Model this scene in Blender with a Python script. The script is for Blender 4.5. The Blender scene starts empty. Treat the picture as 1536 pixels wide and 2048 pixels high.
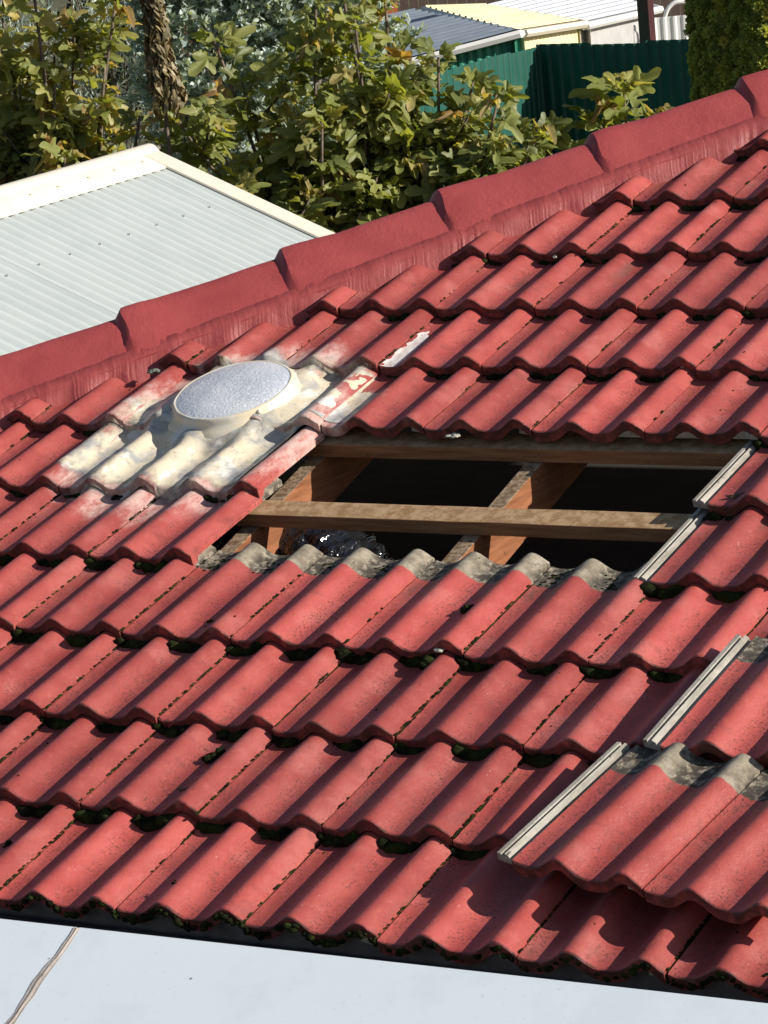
import bpy, bmesh, math, random
from mathutils import Vector, Matrix, Euler, noise

random.seed(7)
scn = bpy.context.scene
col = scn.collection
R = math.radians

# ------------------------------------------------------------------ camera
cd = bpy.data.cameras.new('camera')
cam = bpy.data.objects.new('camera', cd)
col.objects.link(cam)
CAMP = Vector((3.6734, -4.7709, 2.0159))
CAMM = Matrix(((0.855828, -0.029378, 0.516425), (0.508982, 0.225729, -0.830652), (-0.092169, 0.973747, 0.208138)))
cam.matrix_world = Matrix.Translation(CAMP) @ CAMM.to_4x4()
cd.sensor_fit = 'VERTICAL'
cd.sensor_height = 36.0
cd.sensor_width = 27.0
cd.lens = 112.5
cd.clip_start = 0.1
cd.clip_end = 3000
scn.camera = cam

# ------------------------------------------------------------------ sky, sun, exposure
SUN = Vector((1.95, 0.42, 1.0)).normalized()
w = bpy.data.worlds.new('World')
scn.world = w
w.use_nodes = True
wn = w.node_tree
for n in list(wn.nodes):
    wn.nodes.remove(n)
sky = wn.nodes.new('ShaderNodeTexSky')
sky.sky_type = 'NISHITA'
sky.sun_disc = False
sky.sun_elevation = math.asin(SUN.z)
sky.sun_rotation = math.atan2(SUN.x, SUN.y)
sky.air_density = 1.0
sky.dust_density = 1.0
bg = wn.nodes.new('ShaderNodeBackground')
bg.inputs['Strength'].default_value = 0.066
wo = wn.nodes.new('ShaderNodeOutputWorld')
wn.links.new(sky.outputs[0], bg.inputs[0])
wn.links.new(bg.outputs[0], wo.inputs[0])
sl = bpy.data.lights.new('sun', 'SUN')
sl.energy = 5.0
sl.angle = R(0.53)
sl.color = (1.0, 0.94, 0.85)
so = bpy.data.objects.new('sun', sl)
so.rotation_euler = SUN.to_track_quat('Z', 'Y').to_euler()
so.location = (6, 3, 12)
col.objects.link(so)
vs = scn.view_settings
vs.view_transform = 'Standard'
vs.look = 'None'
vs.gamma = 1.0
vs.use_curve_mapping = False
vs.exposure = 0.40
cy = scn.cycles
cy.max_bounces = 5
cy.diffuse_bounces = 3
cy.glossy_bounces = 2
cy.transmission_bounces = 3
cy.transparent_max_bounces = 4
cy.caustics_reflective = False
cy.caustics_refractive = False

# ------------------------------------------------------------------ roof frame
PITCH = R(17.5)
CP, SP = math.cos(PITCH), math.sin(PITCH)
G = 0.3203                 # gauge of the courses
TW = 0.30                  # cover width of a tile
GROUND = -2.6
ROOF = Matrix(((1, 0, 0, 0), (0, CP, -SP, 0), (0, SP, CP, 0), (0, 0, 0, 1)))   # (u, v, n) -> world


def rw(u, v, n=0.0):
    return ROOF @ Vector((u, v, n))


def proj(p):
    c = CAMM.transposed() @ (Vector(p) - CAMP)
    d = -c.z
    return 768 + 6400 * c.x / d, 1024 - 6400 * c.y / d, d


def sm(a, b, x):
    t = min(1, max(0, (x - a) / (b - a)))
    return t * t * (3 - 2 * t)


def nz(x, y, z=0.0):
    return noise.noise(Vector((x, y, z)))


# ------------------------------------------------------------------ mesh helpers
class MB:
    def __init__(s):
        s.v, s.f = [], []

    def add(s, vs, fs):
        o = len(s.v)
        s.v += [tuple(p) for p in vs]
        s.f += [tuple(i + o for i in f) for f in fs]

    def grid(s, rows, close=False):
        o = len(s.v)
        m = len(rows[0])
        for r in rows:
            s.v += [tuple(p) for p in r]
        for a in range(len(rows) - 1):
            for b in range(m - 1 if not close else m):
                c = (b + 1) % m
                s.f.append((o + a * m + b, o + a * m + c, o + (a + 1) * m + c, o + (a + 1) * m + b))
        return o

    def box(s, lo, hi, mat=None):
        x0, y0, z0 = lo
        x1, y1, z1 = hi
        p = [Vector(q) for q in ((x0, y0, z0), (x1, y0, z0), (x1, y1, z0), (x0, y1, z0), (x0, y0, z1), (x1, y0, z1), (x1, y1, z1), (x0, y1, z1))]
        if mat:
            p = [mat @ q for q in p]
        s.add(p, [(0, 3, 2, 1), (4, 5, 6, 7), (0, 1, 5, 4), (1, 2, 6, 5), (2, 3, 7, 6), (3, 0, 4, 7)])

    def tube(s, path, rad, seg=8, caps=True):
        path = [Vector(p) for p in path]
        rows = []
        up = Vector((0.13, 0.27, 0.95))
        for i, p in enumerate(path):
            t = (path[min(i + 1, len(path) - 1)] - path[max(i - 1, 0)]).normalized()
            a = t.cross(up)
            if a.length < 0.05:
                a = t.cross(Vector((1, 0, 0)))
            a.normalize()
            b = t.cross(a)
            r = rad[i] if isinstance(rad, (list, tuple)) else rad
            rows.append([p + (a * math.cos(k * 2 * math.pi / seg) + b * math.sin(k * 2 * math.pi / seg)) * r for k in range(seg)])
        o = s.grid(rows, True)
        if caps:
            s.f.append(tuple(o + k for k in range(seg)))
            s.f.append(tuple(o + (len(rows) - 1) * seg + k for k in reversed(range(seg))))

    def mesh(s, name, mat, smooth=False):
        me = bpy.data.meshes.new(name)
        me.from_pydata(s.v, [], s.f)
        if mat:
            me.materials.append(mat)
        if smooth:
            me.polygons.foreach_set('use_smooth', [True] * len(me.polygons))
        me.validate()
        bm = bmesh.new()
        bm.from_mesh(me)
        bmesh.ops.recalc_face_normals(bm, faces=bm.faces)
        bm.to_mesh(me)
        bm.free()
        return me

    def build(s, name, mat, parent=None, smooth=False, bevel=0):
        o = bpy.data.objects.new(name, s.mesh(name, mat, smooth))
        col.objects.link(o)
        if parent:
            o.parent = parent
            o.location = -parent.location
        if bevel:
            b = o.modifiers.new('bevel', 'BEVEL')
            b.width = bevel
            b.segments = 2
            b.limit_method = 'ANGLE'
        return o


def tag(o, label=None, cat=None, group=None, kind=None):
    if label:
        o['label'] = label
    if cat:
        o['category'] = cat
    if group:
        o['group'] = group
    if kind:
        o['kind'] = kind
    return o


def empty(name, loc, label, cat, group=None):
    e = bpy.data.objects.new(name, None)
    e.location = loc
    e.empty_display_size = 0.2
    col.objects.link(e)
    return tag(e, label, cat, group)


def ico(sub):
    bm = bmesh.new()
    bmesh.ops.create_icosphere(bm, subdivisions=sub, radius=1)
    v = [p.co.copy() for p in bm.verts]
    f = [tuple(q.index for q in p.verts) for p in bm.faces]
    bm.free()
    return v, f


ICO1, ICO2, ICO3 = ico(1), ico(2), ico(3)


def blob(mb, c, rad, M=None, amp=0.35, fr=2.0, src=ICO2):
    sd = random.uniform(0, 100)
    vs = []
    for p in src[0]:
        k = 1 + amp * noise.noise(p * fr + Vector((sd, 0, 0))) + amp * .4 * noise.noise(p * fr * 2.7 + Vector((0, sd, 0)))
        q = Vector((p.x * rad[0], p.y * rad[1], p.z * rad[2])) * k
        if M:
            q = M @ q
        vs.append(q + Vector(c))
    mb.add(vs, src[1])


# ------------------------------------------------------------------ materials
class NT:
    """small helper to write node trees"""

    def __init__(s, name):
        s.m = bpy.data.materials.new(name)
        s.m.use_nodes = True
        s.t = s.m.node_tree
        s.b = s.t.nodes['Principled BSDF']
        s.out = s.t.nodes['Material Output']

    def n(s, typ, **kw):
        nd = s.t.nodes.new(typ)
        for k, v in kw.items():
            setattr(nd, k, v)
        return nd

    def link(s, a, b):
        s.t.links.new(a, b)

    def val(s, sock, v):
        if isinstance(v, (int, float)):
            sock.default_value = v
        elif isinstance(v, (tuple, list)):
            sock.default_value = v if len(v) == len(sock.default_value) else (*v, 1)
        else:
            s.link(v, sock)

    def math(s, op, a, b=0.0, c=0.0):
        nd = s.n('ShaderNodeMath', operation=op)
        for i, v in enumerate((a, b, c)):
            s.val(nd.inputs[i], v)
        return nd.outputs[0]

    def ramp(s, x, lo, hi, a=0.0, b=1.0):
        nd = s.n('ShaderNodeMapRange', interpolation_type='SMOOTHSTEP')
        s.val(nd.inputs[0], x)
        s.val(nd.inputs[1], lo)
        s.val(nd.inputs[2], hi)
        s.val(nd.inputs[3], a)
        s.val(nd.inputs[4], b)
        return nd.outputs[0]

    def noise(s, scale, vec=None, detail=4.0, rough=0.55, dist=0.0):
        nd = s.n('ShaderNodeTexNoise')
        nd.inputs['Scale'].default_value = scale
        nd.inputs['Detail'].default_value = detail
        nd.inputs['Roughness'].default_value = rough
        nd.inputs['Distortion'].default_value = dist
        if vec is not None:
            s.link(vec, nd.inputs['Vector'])
        return nd.outputs[0]

    def voro(s, scale, vec=None, feat='F1'):
        nd = s.n('ShaderNodeTexVoronoi', feature=feat)
        nd.inputs['Scale'].default_value = scale
        if vec is not None:
            s.link(vec, nd.inputs['Vector'])
        return nd.outputs

    def mix(s, fac, a, b, mode='MIX'):
        nd = s.n('ShaderNodeMix', data_type='RGBA', blend_type=mode)
        s.val(nd.inputs[0], fac)
        s.val(nd.inputs[6], a)
        s.val(nd.inputs[7], b)
        return nd.outputs[2]

    def obj(s):
        """object coordinates, shifted per object so copies do not repeat"""
        tc = s.n('ShaderNodeTexCoord')
        oi = s.n('ShaderNodeObjectInfo')
        ad = s.n('ShaderNodeVectorMath', operation='ADD')
        sc = s.n('ShaderNodeVectorMath', operation='SCALE')
        cb = s.n('ShaderNodeCombineXYZ')
        s.link(oi.outputs['Random'], cb.inputs[0])
        s.link(oi.outputs['Random'], cb.inputs[2])
        s.link(cb.outputs[0], sc.inputs[0])
        sc.inputs['Scale'].default_value = 37.0
        s.link(tc.outputs['Object'], ad.inputs[0])
        s.link(sc.outputs[0], ad.inputs[1])
        s.rnd = oi.outputs['Random']
        s.raw = tc.outputs['Object']
        return ad.outputs[0]

    def sep(s, v):
        nd = s.n('ShaderNodeSeparateXYZ')
        s.link(v, nd.inputs[0])
        return nd.outputs

    def stretch(s, v, sc):
        nd = s.n('ShaderNodeVectorMath', operation='MULTIPLY')
        s.link(v, nd.inputs[0])
        nd.inputs[1].default_value = sc
        return nd.outputs[0]

    def bump(s, h, strength=0.3, dist=0.01):
        nd = s.n('ShaderNodeBump')
        nd.inputs['Strength'].default_value = strength
        nd.inputs['Distance'].default_value = dist
        s.link(h, nd.inputs['Height'])
        s.link(nd.outputs[0], s.b.inputs['Normal'])

    def set(s, color=None, rough=None, spec=None, metal=None):
        if color is not None:
            s.val(s.b.inputs['Base Color'], color)
        if rough is not None:
            s.val(s.b.inputs['Roughness'], rough)
        if spec is not None:
            s.val(s.b.inputs['Specular IOR Level'], spec)
        if metal is not None:
            s.val(s.b.inputs['Metallic'], metal)
        return s.m


RED_A = (0.330, 0.056, 0.048)
RED_B = (0.41, 0.085, 0.072)
SKY_U, SKY_V = -0.914, 2.036          # centre of the skylight on the roof


def roof_uv(t):
    g = t.n('ShaderNodeNewGeometry')
    x, y, z = t.sep(g.outputs['Position'])
    v = t.math('ADD', t.math('MULTIPLY', y, CP), t.math('MULTIPLY', z, SP))
    return x, v, g.outputs['Position']


def mat_tile():
    t = NT('tile_paint')
    v = t.obj()
    x, y, z = t.sep(t.raw)
    big = t.noise(9, v, 4)
    mid = t.noise(45, v, 5, 0.6)
    fine = t.noise(420, v, 3, 0.7)
    c = t.mix(t.ramp(big, .3, .7), RED_A, RED_B)
    tone = t.ramp(t.rnd, 0, 1, 0.80, 1.12)
    hs = t.n('ShaderNodeHueSaturation')
    t.link(c, hs.inputs['Color'])
    t.link(tone, hs.inputs['Value'])
    c = hs.outputs[0]
    # rubbed and chalky patches
    c = t.mix(t.math('MULTIPLY', t.ramp(mid, .55, .8), .35), c, (0.50, 0.135, 0.115))
    # faded, chalked areas and sooty areas that differ from tile to tile
    fd_ = t.noise(5.5, v, 3, .6)
    c = t.mix(t.math('MULTIPLY', t.ramp(fd_, .54, .70), .40), c, (0.48, 0.16, 0.14))
    c = t.mix(t.math('MULTIPLY', t.ramp(t.noise(12, v, 5, .65), .57, .72), .45), c, (0.17, 0.045, 0.040))
    # grime that gathers as specks low on the rolls and in the pans
    low = t.ramp(z, .003, .024, 1.0, 0.0)
    sp = t.noise(190, v, 3, 0.65)
    patch = t.ramp(t.noise(22, v, 3), .34, .56)
    spk = t.math('MULTIPLY', t.ramp(sp, .53, .61), t.math('MULTIPLY', t.math('MULTIPLY', low, patch), 1.0))
    c = t.mix(t.math('MULTIPLY', spk, .95), c, (0.13, 0.042, 0.034))
    stain = t.math('MULTIPLY', t.ramp(t.noise(16, t.stretch(v, (1, .35, 1)), 5, .6), .58, .74), t.math('MULTIPLY', low, .55))
    c = t.mix(stain, c, (0.13, 0.075, 0.055))
    # pale flecks of lichen and droppings
    vo = t.voro(70, v)
    fl = t.math('MULTIPLY', t.ramp(vo[0], .04, .10, 1, 0), t.ramp(t.noise(13, v, 2), .60, .68))
    c = t.mix(fl, c, (0.62, 0.55, 0.50))
    # grime on the nose face, its shade painted into the same dark colour
    ng = t.math('MULTIPLY', t.ramp(y, .0005, .005, 1, 0), t.ramp(t.noise(40, v, 4), .28, .56))
    c = t.mix(t.math('MULTIPLY', ng, .88), c, (0.055, 0.024, 0.020))
    # whitish smears of flashing paint round the skylight
    u_, v_, pos = roof_uv(t)
    du = t.math('DIVIDE', t.math('SUBTRACT', u_, -.905), .40)
    dv = t.math('DIVIDE', t.math('SUBTRACT', v_, 1.90), .44)
    d = t.math('SQRT', t.math('ADD', t.math('MULTIPLY', du, du), t.math('MULTIPLY', dv, dv)))
    sv = t.stretch(pos, (1, .45, .45))
    d = t.math('ADD', d, t.math('MULTIPLY', t.math('SUBTRACT', t.noise(14, sv, 6, .7), .5), .9))
    smear = t.math('MULTIPLY', t.ramp(d, .78, 1.06, 1, 0), t.ramp(t.noise(40, sv, 6, .75), .34, .58, .15, .70))
    c = t.mix(smear, c, (0.66, 0.52, 0.46))
    # raw concrete where the paint never reached: head lap and side lock
    hy = t.math('ADD', y, t.math('MULTIPLY', t.math('SUBTRACT', t.noise(26, v, 4), .5), .022))
    hy = t.math('ADD', hy, t.math('MULTIPLY', z, -.25))
    head = t.ramp(hy, .327, .332)
    side = t.ramp(x, -.0035, -.0015, 1, 0)
    raw = t.math('MAXIMUM', head, side)
    cg = t.mix(t.ramp(t.noise(30, v, 5, .65), .35, .65), (0.20, 0.165, 0.12), (0.36, 0.31, 0.235))
    dirt = t.math('MULTIPLY', t.ramp(z, .005, .024, 1, .12), t.ramp(t.noise(55, v, 5, .7), .36, .56))
    cg = t.mix(t.math('MULTIPLY', dirt, .92), cg, (0.035, 0.027, 0.02))
    cg = t.mix(t.math('MULTIPLY', side, .75), cg, t.mix(t.ramp(t.noise(40, t.stretch(v, (1, .12, 1)), 4, .6), .35, .65), (0.30, 0.27, 0.22), (0.52, 0.49, 0.43)))
    cg = t.mix(t.math('MULTIPLY', t.ramp(t.noise(60, t.stretch(v, (1, .4, 1)), 5, .7), .60, .68), .8), cg, (0.045, 0.038, 0.025))
    c = t.mix(raw, c, cg)
    t.set(c, t.math('ADD', t.math('MULTIPLY', raw, .4), t.ramp(mid, .2, .8, .40, .56)), .5)
    h = t.math('ADD', t.math('MULTIPLY', fine, .35), t.math('MULTIPLY', t.noise(110, v, 4, .6), .9))
    t.bump(h, .50, .0026)
    return t.m


def mat_cap():
    t = NT('hip_cap_paint')
    v = t.obj()
    c = t.mix(t.ramp(t.noise(7, v, 4), .3, .7), (0.29, 0.047, 0.048), (0.35, 0.064, 0.062))
    c = t.mix(t.math('MULTIPLY', t.ramp(t.noise(60, v, 5, .7), .62, .75), .4), c, (0.58, 0.2, 0.17))
    vo = t.voro(28, v)
    c = t.mix(t.math('MULTIPLY', t.ramp(vo[0], .03, .07, 1, 0), t.ramp(t.noise(9, v), .55, .6)), c, (0.09, 0.03, 0.025))
    t.set(c, .5, .4)
    lump = t.math('MULTIPLY', t.noise(75, v, 3, .6), t.ramp(t.noise(6, v, 2), .35, .6, .25, 1.0))
    t.bump(t.math('ADD', lump, t.math('MULTIPLY', t.noise(300, v, 2), .2)), .5, .004)
    return t.m


def mat_simple(name, ca, cb, scale=12, rough=.6, bump=.2, bd=.003, spec=.4, metal=0.0, bscale=None, stretch=None, dark=None):
    t = NT(name)
    v = t.obj()
    if stretch:
        v = t.stretch(v, stretch)
    c = t.mix(t.ramp(t.noise(scale, v, 5, .6), .32, .68), ca, cb)
    if dark:
        c = t.mix(t.math('MULTIPLY', t.ramp(t.noise(scale * 2.3, v, 5, .7), .56, .72), dark[1]), c, dark[0])
    t.set(c, rough, spec, metal)
    if bump:
        t.bump(t.noise(bscale or scale * 6, v, 4, .6), bump, bd)
    return t.m


def mat_wood(name, ca, cb, rough=.75):
    t = NT(name)
    v = t.obj()
    x, y, z = t.sep(t.raw)
    g = t.noise(14, t.stretch(v, (1.0, 1.0, 1.0)), 4)
    return t, v, g


def mat_batten():
    t = NT('batten_timber')
    v = t.obj()
    vs_ = t.stretch(v, (.12, 1.6, 1.6))
    c = t.mix(t.ramp(t.noise(60, vs_, 5, .6), .3, .7), (0.25, 0.115, 0.052), (0.40, 0.21, 0.105))
    geo = t.n('ShaderNodeNewGeometry')
    nrm = t.sep(geo.outputs['Normal'])
    # paler upper face with chips
    top = t.ramp(nrm[2], .7, .95)
    gr = t.mix(t.ramp(t.noise(34, v, 5, .7), .38, .62), (0.30, 0.18, 0.09), (0.50, 0.345, 0.20))
    c = t.mix(t.math('MULTIPLY', top, .85), c, gr)
    c = t.mix(t.math('MULTIPLY', t.ramp(t.noise(48, v, 4, .7), .66, .72), t.math('MULTIPLY', top, .8)), c, (0.62, 0.52, 0.40))
    c = t.mix(t.math('MULTIPLY', t.ramp(t.noise(90, v, 4, .7), .62, .70), .8), c, (0.10, 0.06, 0.03))
    t.set(c, .8, .2)
    t.bump(t.noise(120, vs_, 4, .6), .4, .002)
    return t.m


def mat_rafter():
    t = NT('rafter_timber')
    v = t.obj()
    vs_ = t.stretch(v, (1.6, .15, 1.6))
    c = t.mix(t.ramp(t.noise(40, vs_, 5, .6), .3, .7), (0.18, 0.068, 0.030), (0.31, 0.125, 0.058))
    geo = t.n('ShaderNodeNewGeometry')
    nrm = t.sep(geo.outputs['Normal'])
    top = t.ramp(nrm[2], .6, .9)
    gr = t.mix(t.ramp(t.noise(70, v, 5, .7), .40, .60), (0.15, 0.10, 0.06), (0.36, 0.28, 0.19))
    c = t.mix(t.math('MULTIPLY', top, .9), c, gr)
    c = t.mix(t.math('MULTIPLY', t.ramp(t.noise(30, v, 5, .75), .60, .70), .85), c, (0.07, 0.035, 0.02))
    t.set(c, .85, .2)
    t.bump(t.noise(90, vs_, 4, .6), .4, .002)
    return t.m


def mat_panel():
    t = NT('coping_white_metal')
    v = t.obj()
    c = t.mix(t.ramp(t.noise(2.2, v, 3), .3, .7), (0.84, 0.90, 0.93), (0.87, 0.92, 0.95))
    spk = t.ramp(t.noise(85, v, 4, .75), .62, .70)
    c = t.mix(t.math('MULTIPLY', spk, .30), c, (0.42, 0.47, 0.52))
    c = t.mix(t.math('MULTIPLY', t.ramp(t.noise(5, v, 5, .6), .52, .7), .22), c, (0.62, 0.70, 0.76))
    vo = t.voro(17, v)
    c = t.mix(t.math('MULTIPLY', t.ramp(vo[0], .03, .075, 1, 0), t.ramp(t.noise(7, v), .50, .54)), c, (0.25, 0.24, 0.24))
    t.set(c, .45, .4)
    t.bump(t.noise(240, v, 2), .08, .001)
    return t.m


def mat_apron():
    t = NT('flashing_membrane')
    v = t.obj()
    n1 = t.noise(9, v, 6, .6, .5)
    c = t.mix(t.ramp(n1, .38, .56), (0.36, 0.355, 0.345), (0.63, 0.55, 0.41))
    c = t.mix(t.ramp(t.noise(16, t.stretch(v, (1, .5, 1)), 6, .65), .52, .66), c, (0.70, 0.68, 0.63))
    c = t.mix(t.math('MULTIPLY', t.ramp(t.noise(26, v, 6, .72, .8), .53, .68), .75), c, (0.27, 0.25, 0.22))
    t.set(c, t.ramp(n1, .3, .7, .25, .45), .5)
    t.bump(t.noise(30, v, 6, .6, .5), .35, .007)
    at = t.n('ShaderNodeAttribute', attribute_name='fade')
    g = t.n('ShaderNodeNewGeometry')
    pv = t.stretch(g.outputs['Position'], (1, .5, .5))
    k = t.math('ADD', at.outputs['Fac'], t.math('MULTIPLY', t.math('SUBTRACT', t.noise(45, pv, 6, .75), .5), 1.1))
    a = t.ramp(k, .12, .72)
    tr = t.n('ShaderNodeBsdfTransparent')
    ms = t.n('ShaderNodeMixShader')
    t.link(a, ms.inputs[0])
    t.link(tr.outputs[0], ms.inputs[1])
    t.link(t.b.outputs[0], ms.inputs[2])
    t.link(ms.outputs[0], t.out.inputs[0])
    return t.m


def mat_lens():
    t = NT('skylight_lens')
    v = t.obj()
    c = t.mix(t.ramp(t.noise(7, v, 4), .35, .65), (0.53, 0.56, 0.62), (0.67, 0.69, 0.72))
    spk = t.ramp(t.noise(130, v, 3, .7), .52, .62)
    c = t.mix(t.math('MULTIPLY', spk, t.ramp(t.noise(10, v, 3), .4, .6, .2, .9)), c, (0.82, 0.85, 0.88))
    t.set(c, .32, .5)
    t.bump(t.noise(120, v, 3, .6), .7, .003)
    return t.m


def mat_ring():
    t = NT('skylight_ring_cream')
    v = t.obj()
    c = t.mix(t.ramp(t.noise(11, v, 5, .6), .35, .65), (0.70, 0.60, 0.43), (0.70, 0.67, 0.60))
    c = t.mix(t.math('MULTIPLY', t.ramp(t.noise(45, v, 5, .7), .62, .74), .5), c, (0.34, 0.29, 0.22))
    t.set(c, .4, .45)
    t.bump(t.noise(40, v, 5, .6), .25, .004)
    return t.m


def mat_moss():
    t = NT('moss_green')
    v = t.obj()
    c = t.mix(t.ramp(t.noise(26, v, 4, .6), .38, .66), (0.010, 0.012, 0.005), (0.040, 0.055, 0.012))
    c = t.mix(t.ramp(t.noise(150, v, 4, .7), .58, .74), c, (0.085, 0.092, 0.022))
    c = t.mix(t.math('MULTIPLY', t.ramp(t.noise(60, v, 4, .7), .60, .7), .6), c, (0.06, 0.04, 0.022))
    t.set(c, .95, .1)
    t.bump(t.noise(420, v, 4, .7), 1.0, .006)
    return t.m


def mat_leaf(name, cols, trans=.45):
    """cols: list of (threshold, colour) chosen by the 'tint' attribute"""
    t = NT(name)
    at = t.n('ShaderNodeAttribute', attribute_name='tint')
    v = t.obj()
    tint = at.outputs['Fac']
    cr = t.n('ShaderNodeValToRGB')
    el = cr.color_ramp.elements
    while len(el) > 1:
        el.remove(el[-1])
    el[0].position, el[0].color = cols[0][0], (*cols[0][1], 1)
    for p, c in cols[1:]:
        e = el.new(p)
        e.color = (*c, 1)
    t.link(tint, cr.inputs[0])
    nm = t.noise(22, v, 4, .6)
    c = t.mix(t.math('MULTIPLY', t.ramp(nm, .48, .74), .40), cr.outputs[0], (0.19, 0.15, 0.035))
    geo = t.n('ShaderNodeNewGeometry')
    c = t.mix(t.math('MULTIPLY', geo.outputs['Backfacing'], .35), c, (0.20, 0.21, 0.09))
    t.set(c, .48, .45)
    tr = t.n('ShaderNodeBsdfTranslucent')
    t.link(t.mix(1.0, c, (1.6, 1.5, .6), 'MULTIPLY'), tr.inputs[0])
    ms = t.n('ShaderNodeMixShader')
    ms.inputs[0].default_value = trans
    t.link(t.b.outputs[0], ms.inputs[1])
    t.link(tr.outputs[0], ms.inputs[2])
    t.link(ms.outputs[0], t.out.inputs[0])
    return t.m


M = {}
M['tile'] = mat_tile()
M['cap'] = mat_cap()
M['point'] = mat_simple('pointing_red', (0.25, 0.041, 0.041), (0.305, 0.058, 0.055), 18, .55, .35, .004, bscale=70)
M['batten'] = mat_batten()
M['rafter'] = mat_rafter()
M['panel'] = mat_panel()
M['apron'] = mat_apron()
M['lens'] = mat_lens()
M['ring'] = mat_ring()
M['moss'] = mat_moss()
M['sealant'] = mat_simple('sealant_taupe', (0.42, 0.36, 0.31), (0.56, 0.49, 0.43), 30, .4, .3, .003, dark=((0.25, 0.2, 0.17), .5))
M['white_smear'] = mat_simple('white_sealant_smear', (0.70, 0.60, 0.55), (0.80, 0.76, 0.72), 35, .3, .35, .003, dark=((0.55, 0.25, 0.21), .6))
M['filler'] = mat_simple('eave_filler_grey', (0.17, 0.16, 0.16), (0.24, 0.23, 0.23), 20, .8)
M['gutter'] = mat_simple('gutter_dark', (0.03, 0.03, 0.03), (0.06, 0.055, 0.05), 14, .6)
M['brick'] = mat_simple('house_brick', (0.26, 0.11, 0.07), (0.34, 0.16, 0.10), 10, .85)
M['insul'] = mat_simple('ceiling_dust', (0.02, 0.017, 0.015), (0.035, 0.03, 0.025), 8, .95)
M['deck'] = mat_simple('far_roof_red', RED_A, RED_B, 9, .6)
M['sheet'] = mat_simple('garage_sheet_paint', (0.44, 0.48, 0.475), (0.475, 0.515, 0.51), 3, .38, 0, spec=.45)
M['cream'] = mat_simple('cream_flashing_paint', (0.64, 0.585, 0.48), (0.68, 0.625, 0.52), 3, .4, 0)
M['screw'] = mat_simple('screw_head', (0.42, 0.45, 0.43), (0.50, 0.53, 0.51), 30, .5, 0)
M['fence'] = mat_simple('fence_green_steel', (0.011, 0.080, 0.058), (0.017, 0.100, 0.073), 3, .5, 0)
M['lichen'] = mat_simple('lichen_white', (0.45, 0.44, 0.36), (0.68, 0.67, 0.58), 120, .95, .9, .004)
M['lichen_dark'] = mat_simple('lichen_grey', (0.11, 0.13, 0.11), (0.25, 0.28, 0.24), 120, .95, .9, .004)
M['dry_leaf'] = mat_simple('dry_leaf_brown', (0.05, 0.03, 0.015), (0.12, 0.075, 0.035), 60, .8, .5, .003)
M['bark'] = mat_simple('fig_bark', (0.10, 0.075, 0.055), (0.19, 0.15, 0.115), 14, .9, .4, .006)
M['plastic'] = mat_simple('black_plastic', (0.006, 0.006, 0.007), (0.012, 0.012, 0.013), 12, .12, .8, .035, spec=1.0, bscale=22, stretch=(1, .22, .5))
M['ground'] = mat_simple('ground_grass', (0.05, 0.055, 0.02), (0.13, 0.11, 0.06), 0.8, .95, .4, .05)
M['fig'] = mat_leaf('fig_leaf', [(0.0, (0.080, 0.115, 0.026)), (.35, (0.205, 0.250, 0.052)), (.62, (0.35, 0.385, 0.105)),
                                 (.80, (0.50, 0.45, 0.14)), (.90, (0.57, 0.43, 0.18)), (1.0, (0.42, 0.23, 0.095))])
M['silver'] = mat_leaf('silver_leaf', [(0, (0.28, 0.36, 0.35)), (.5, (0.48, 0.58, 0.56)), (1, (0.62, 0.70, 0.67))], .3)
M['pine'] = mat_leaf('dark_needles', [(0, (0.008, 0.014, 0.012)), (.7, (0.02, 0.03, 0.02)), (1, (0.07, 0.085, 0.05))], .1)
M['thuja'] = mat_leaf('conifer_scale_leaf', [(0, (0.14, 0.20, 0.05)), (.6, (0.42, 0.48, 0.12)), (1, (0.68, 0.62, 0.16))], .4)
M['dead'] = mat_leaf('dead_vine_leaf', [(0, (0.07, 0.04, 0.022)), (.5, (0.17, 0.105, 0.055)), (1, (0.36, 0.25, 0.14))], .15)

# ------------------------------------------------------------------ ground
gm = MB()
gm.grid([[(x, y, GROUND + .05 * nz(x * .2, y * .2)) for x in [-900, -300] + list(range(-60, 31, 3)) + [300, 900]] for y in [-600, -200] + list(range(-30, 91, 3)) + [300, 900]])
tag(gm.build('ground', M['ground'], smooth=True), kind='structure')

# ------------------------------------------------------------------ the tiled house
house = empty('tiled_house', (0, 1.5, GROUND), 'house with red painted concrete tile roof with a hole where tiles were taken off', 'house')

TL = 0.425                # tile length
TH = 0.030               # roll height
DROP = 0.029             # fall of the tile relative to the roof plane over one gauge
TT = 0.026


def prof(x):
    c = (1 + math.cos(2 * math.pi * (x - .110) / .15)) / 2
    return TH * c ** 1.7 + .003 * sm(.19, .27, x)


Z0 = prof(0.0)


def surf(u, v):
    """height of the tiled surface over the roof plane at (u, v)"""
    j = math.floor(v / G + 1e-6)
    y = v - j * G
    x = u - math.floor(u / TW) * TW
    return prof(x) - Z0 - DROP * y / G


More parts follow.
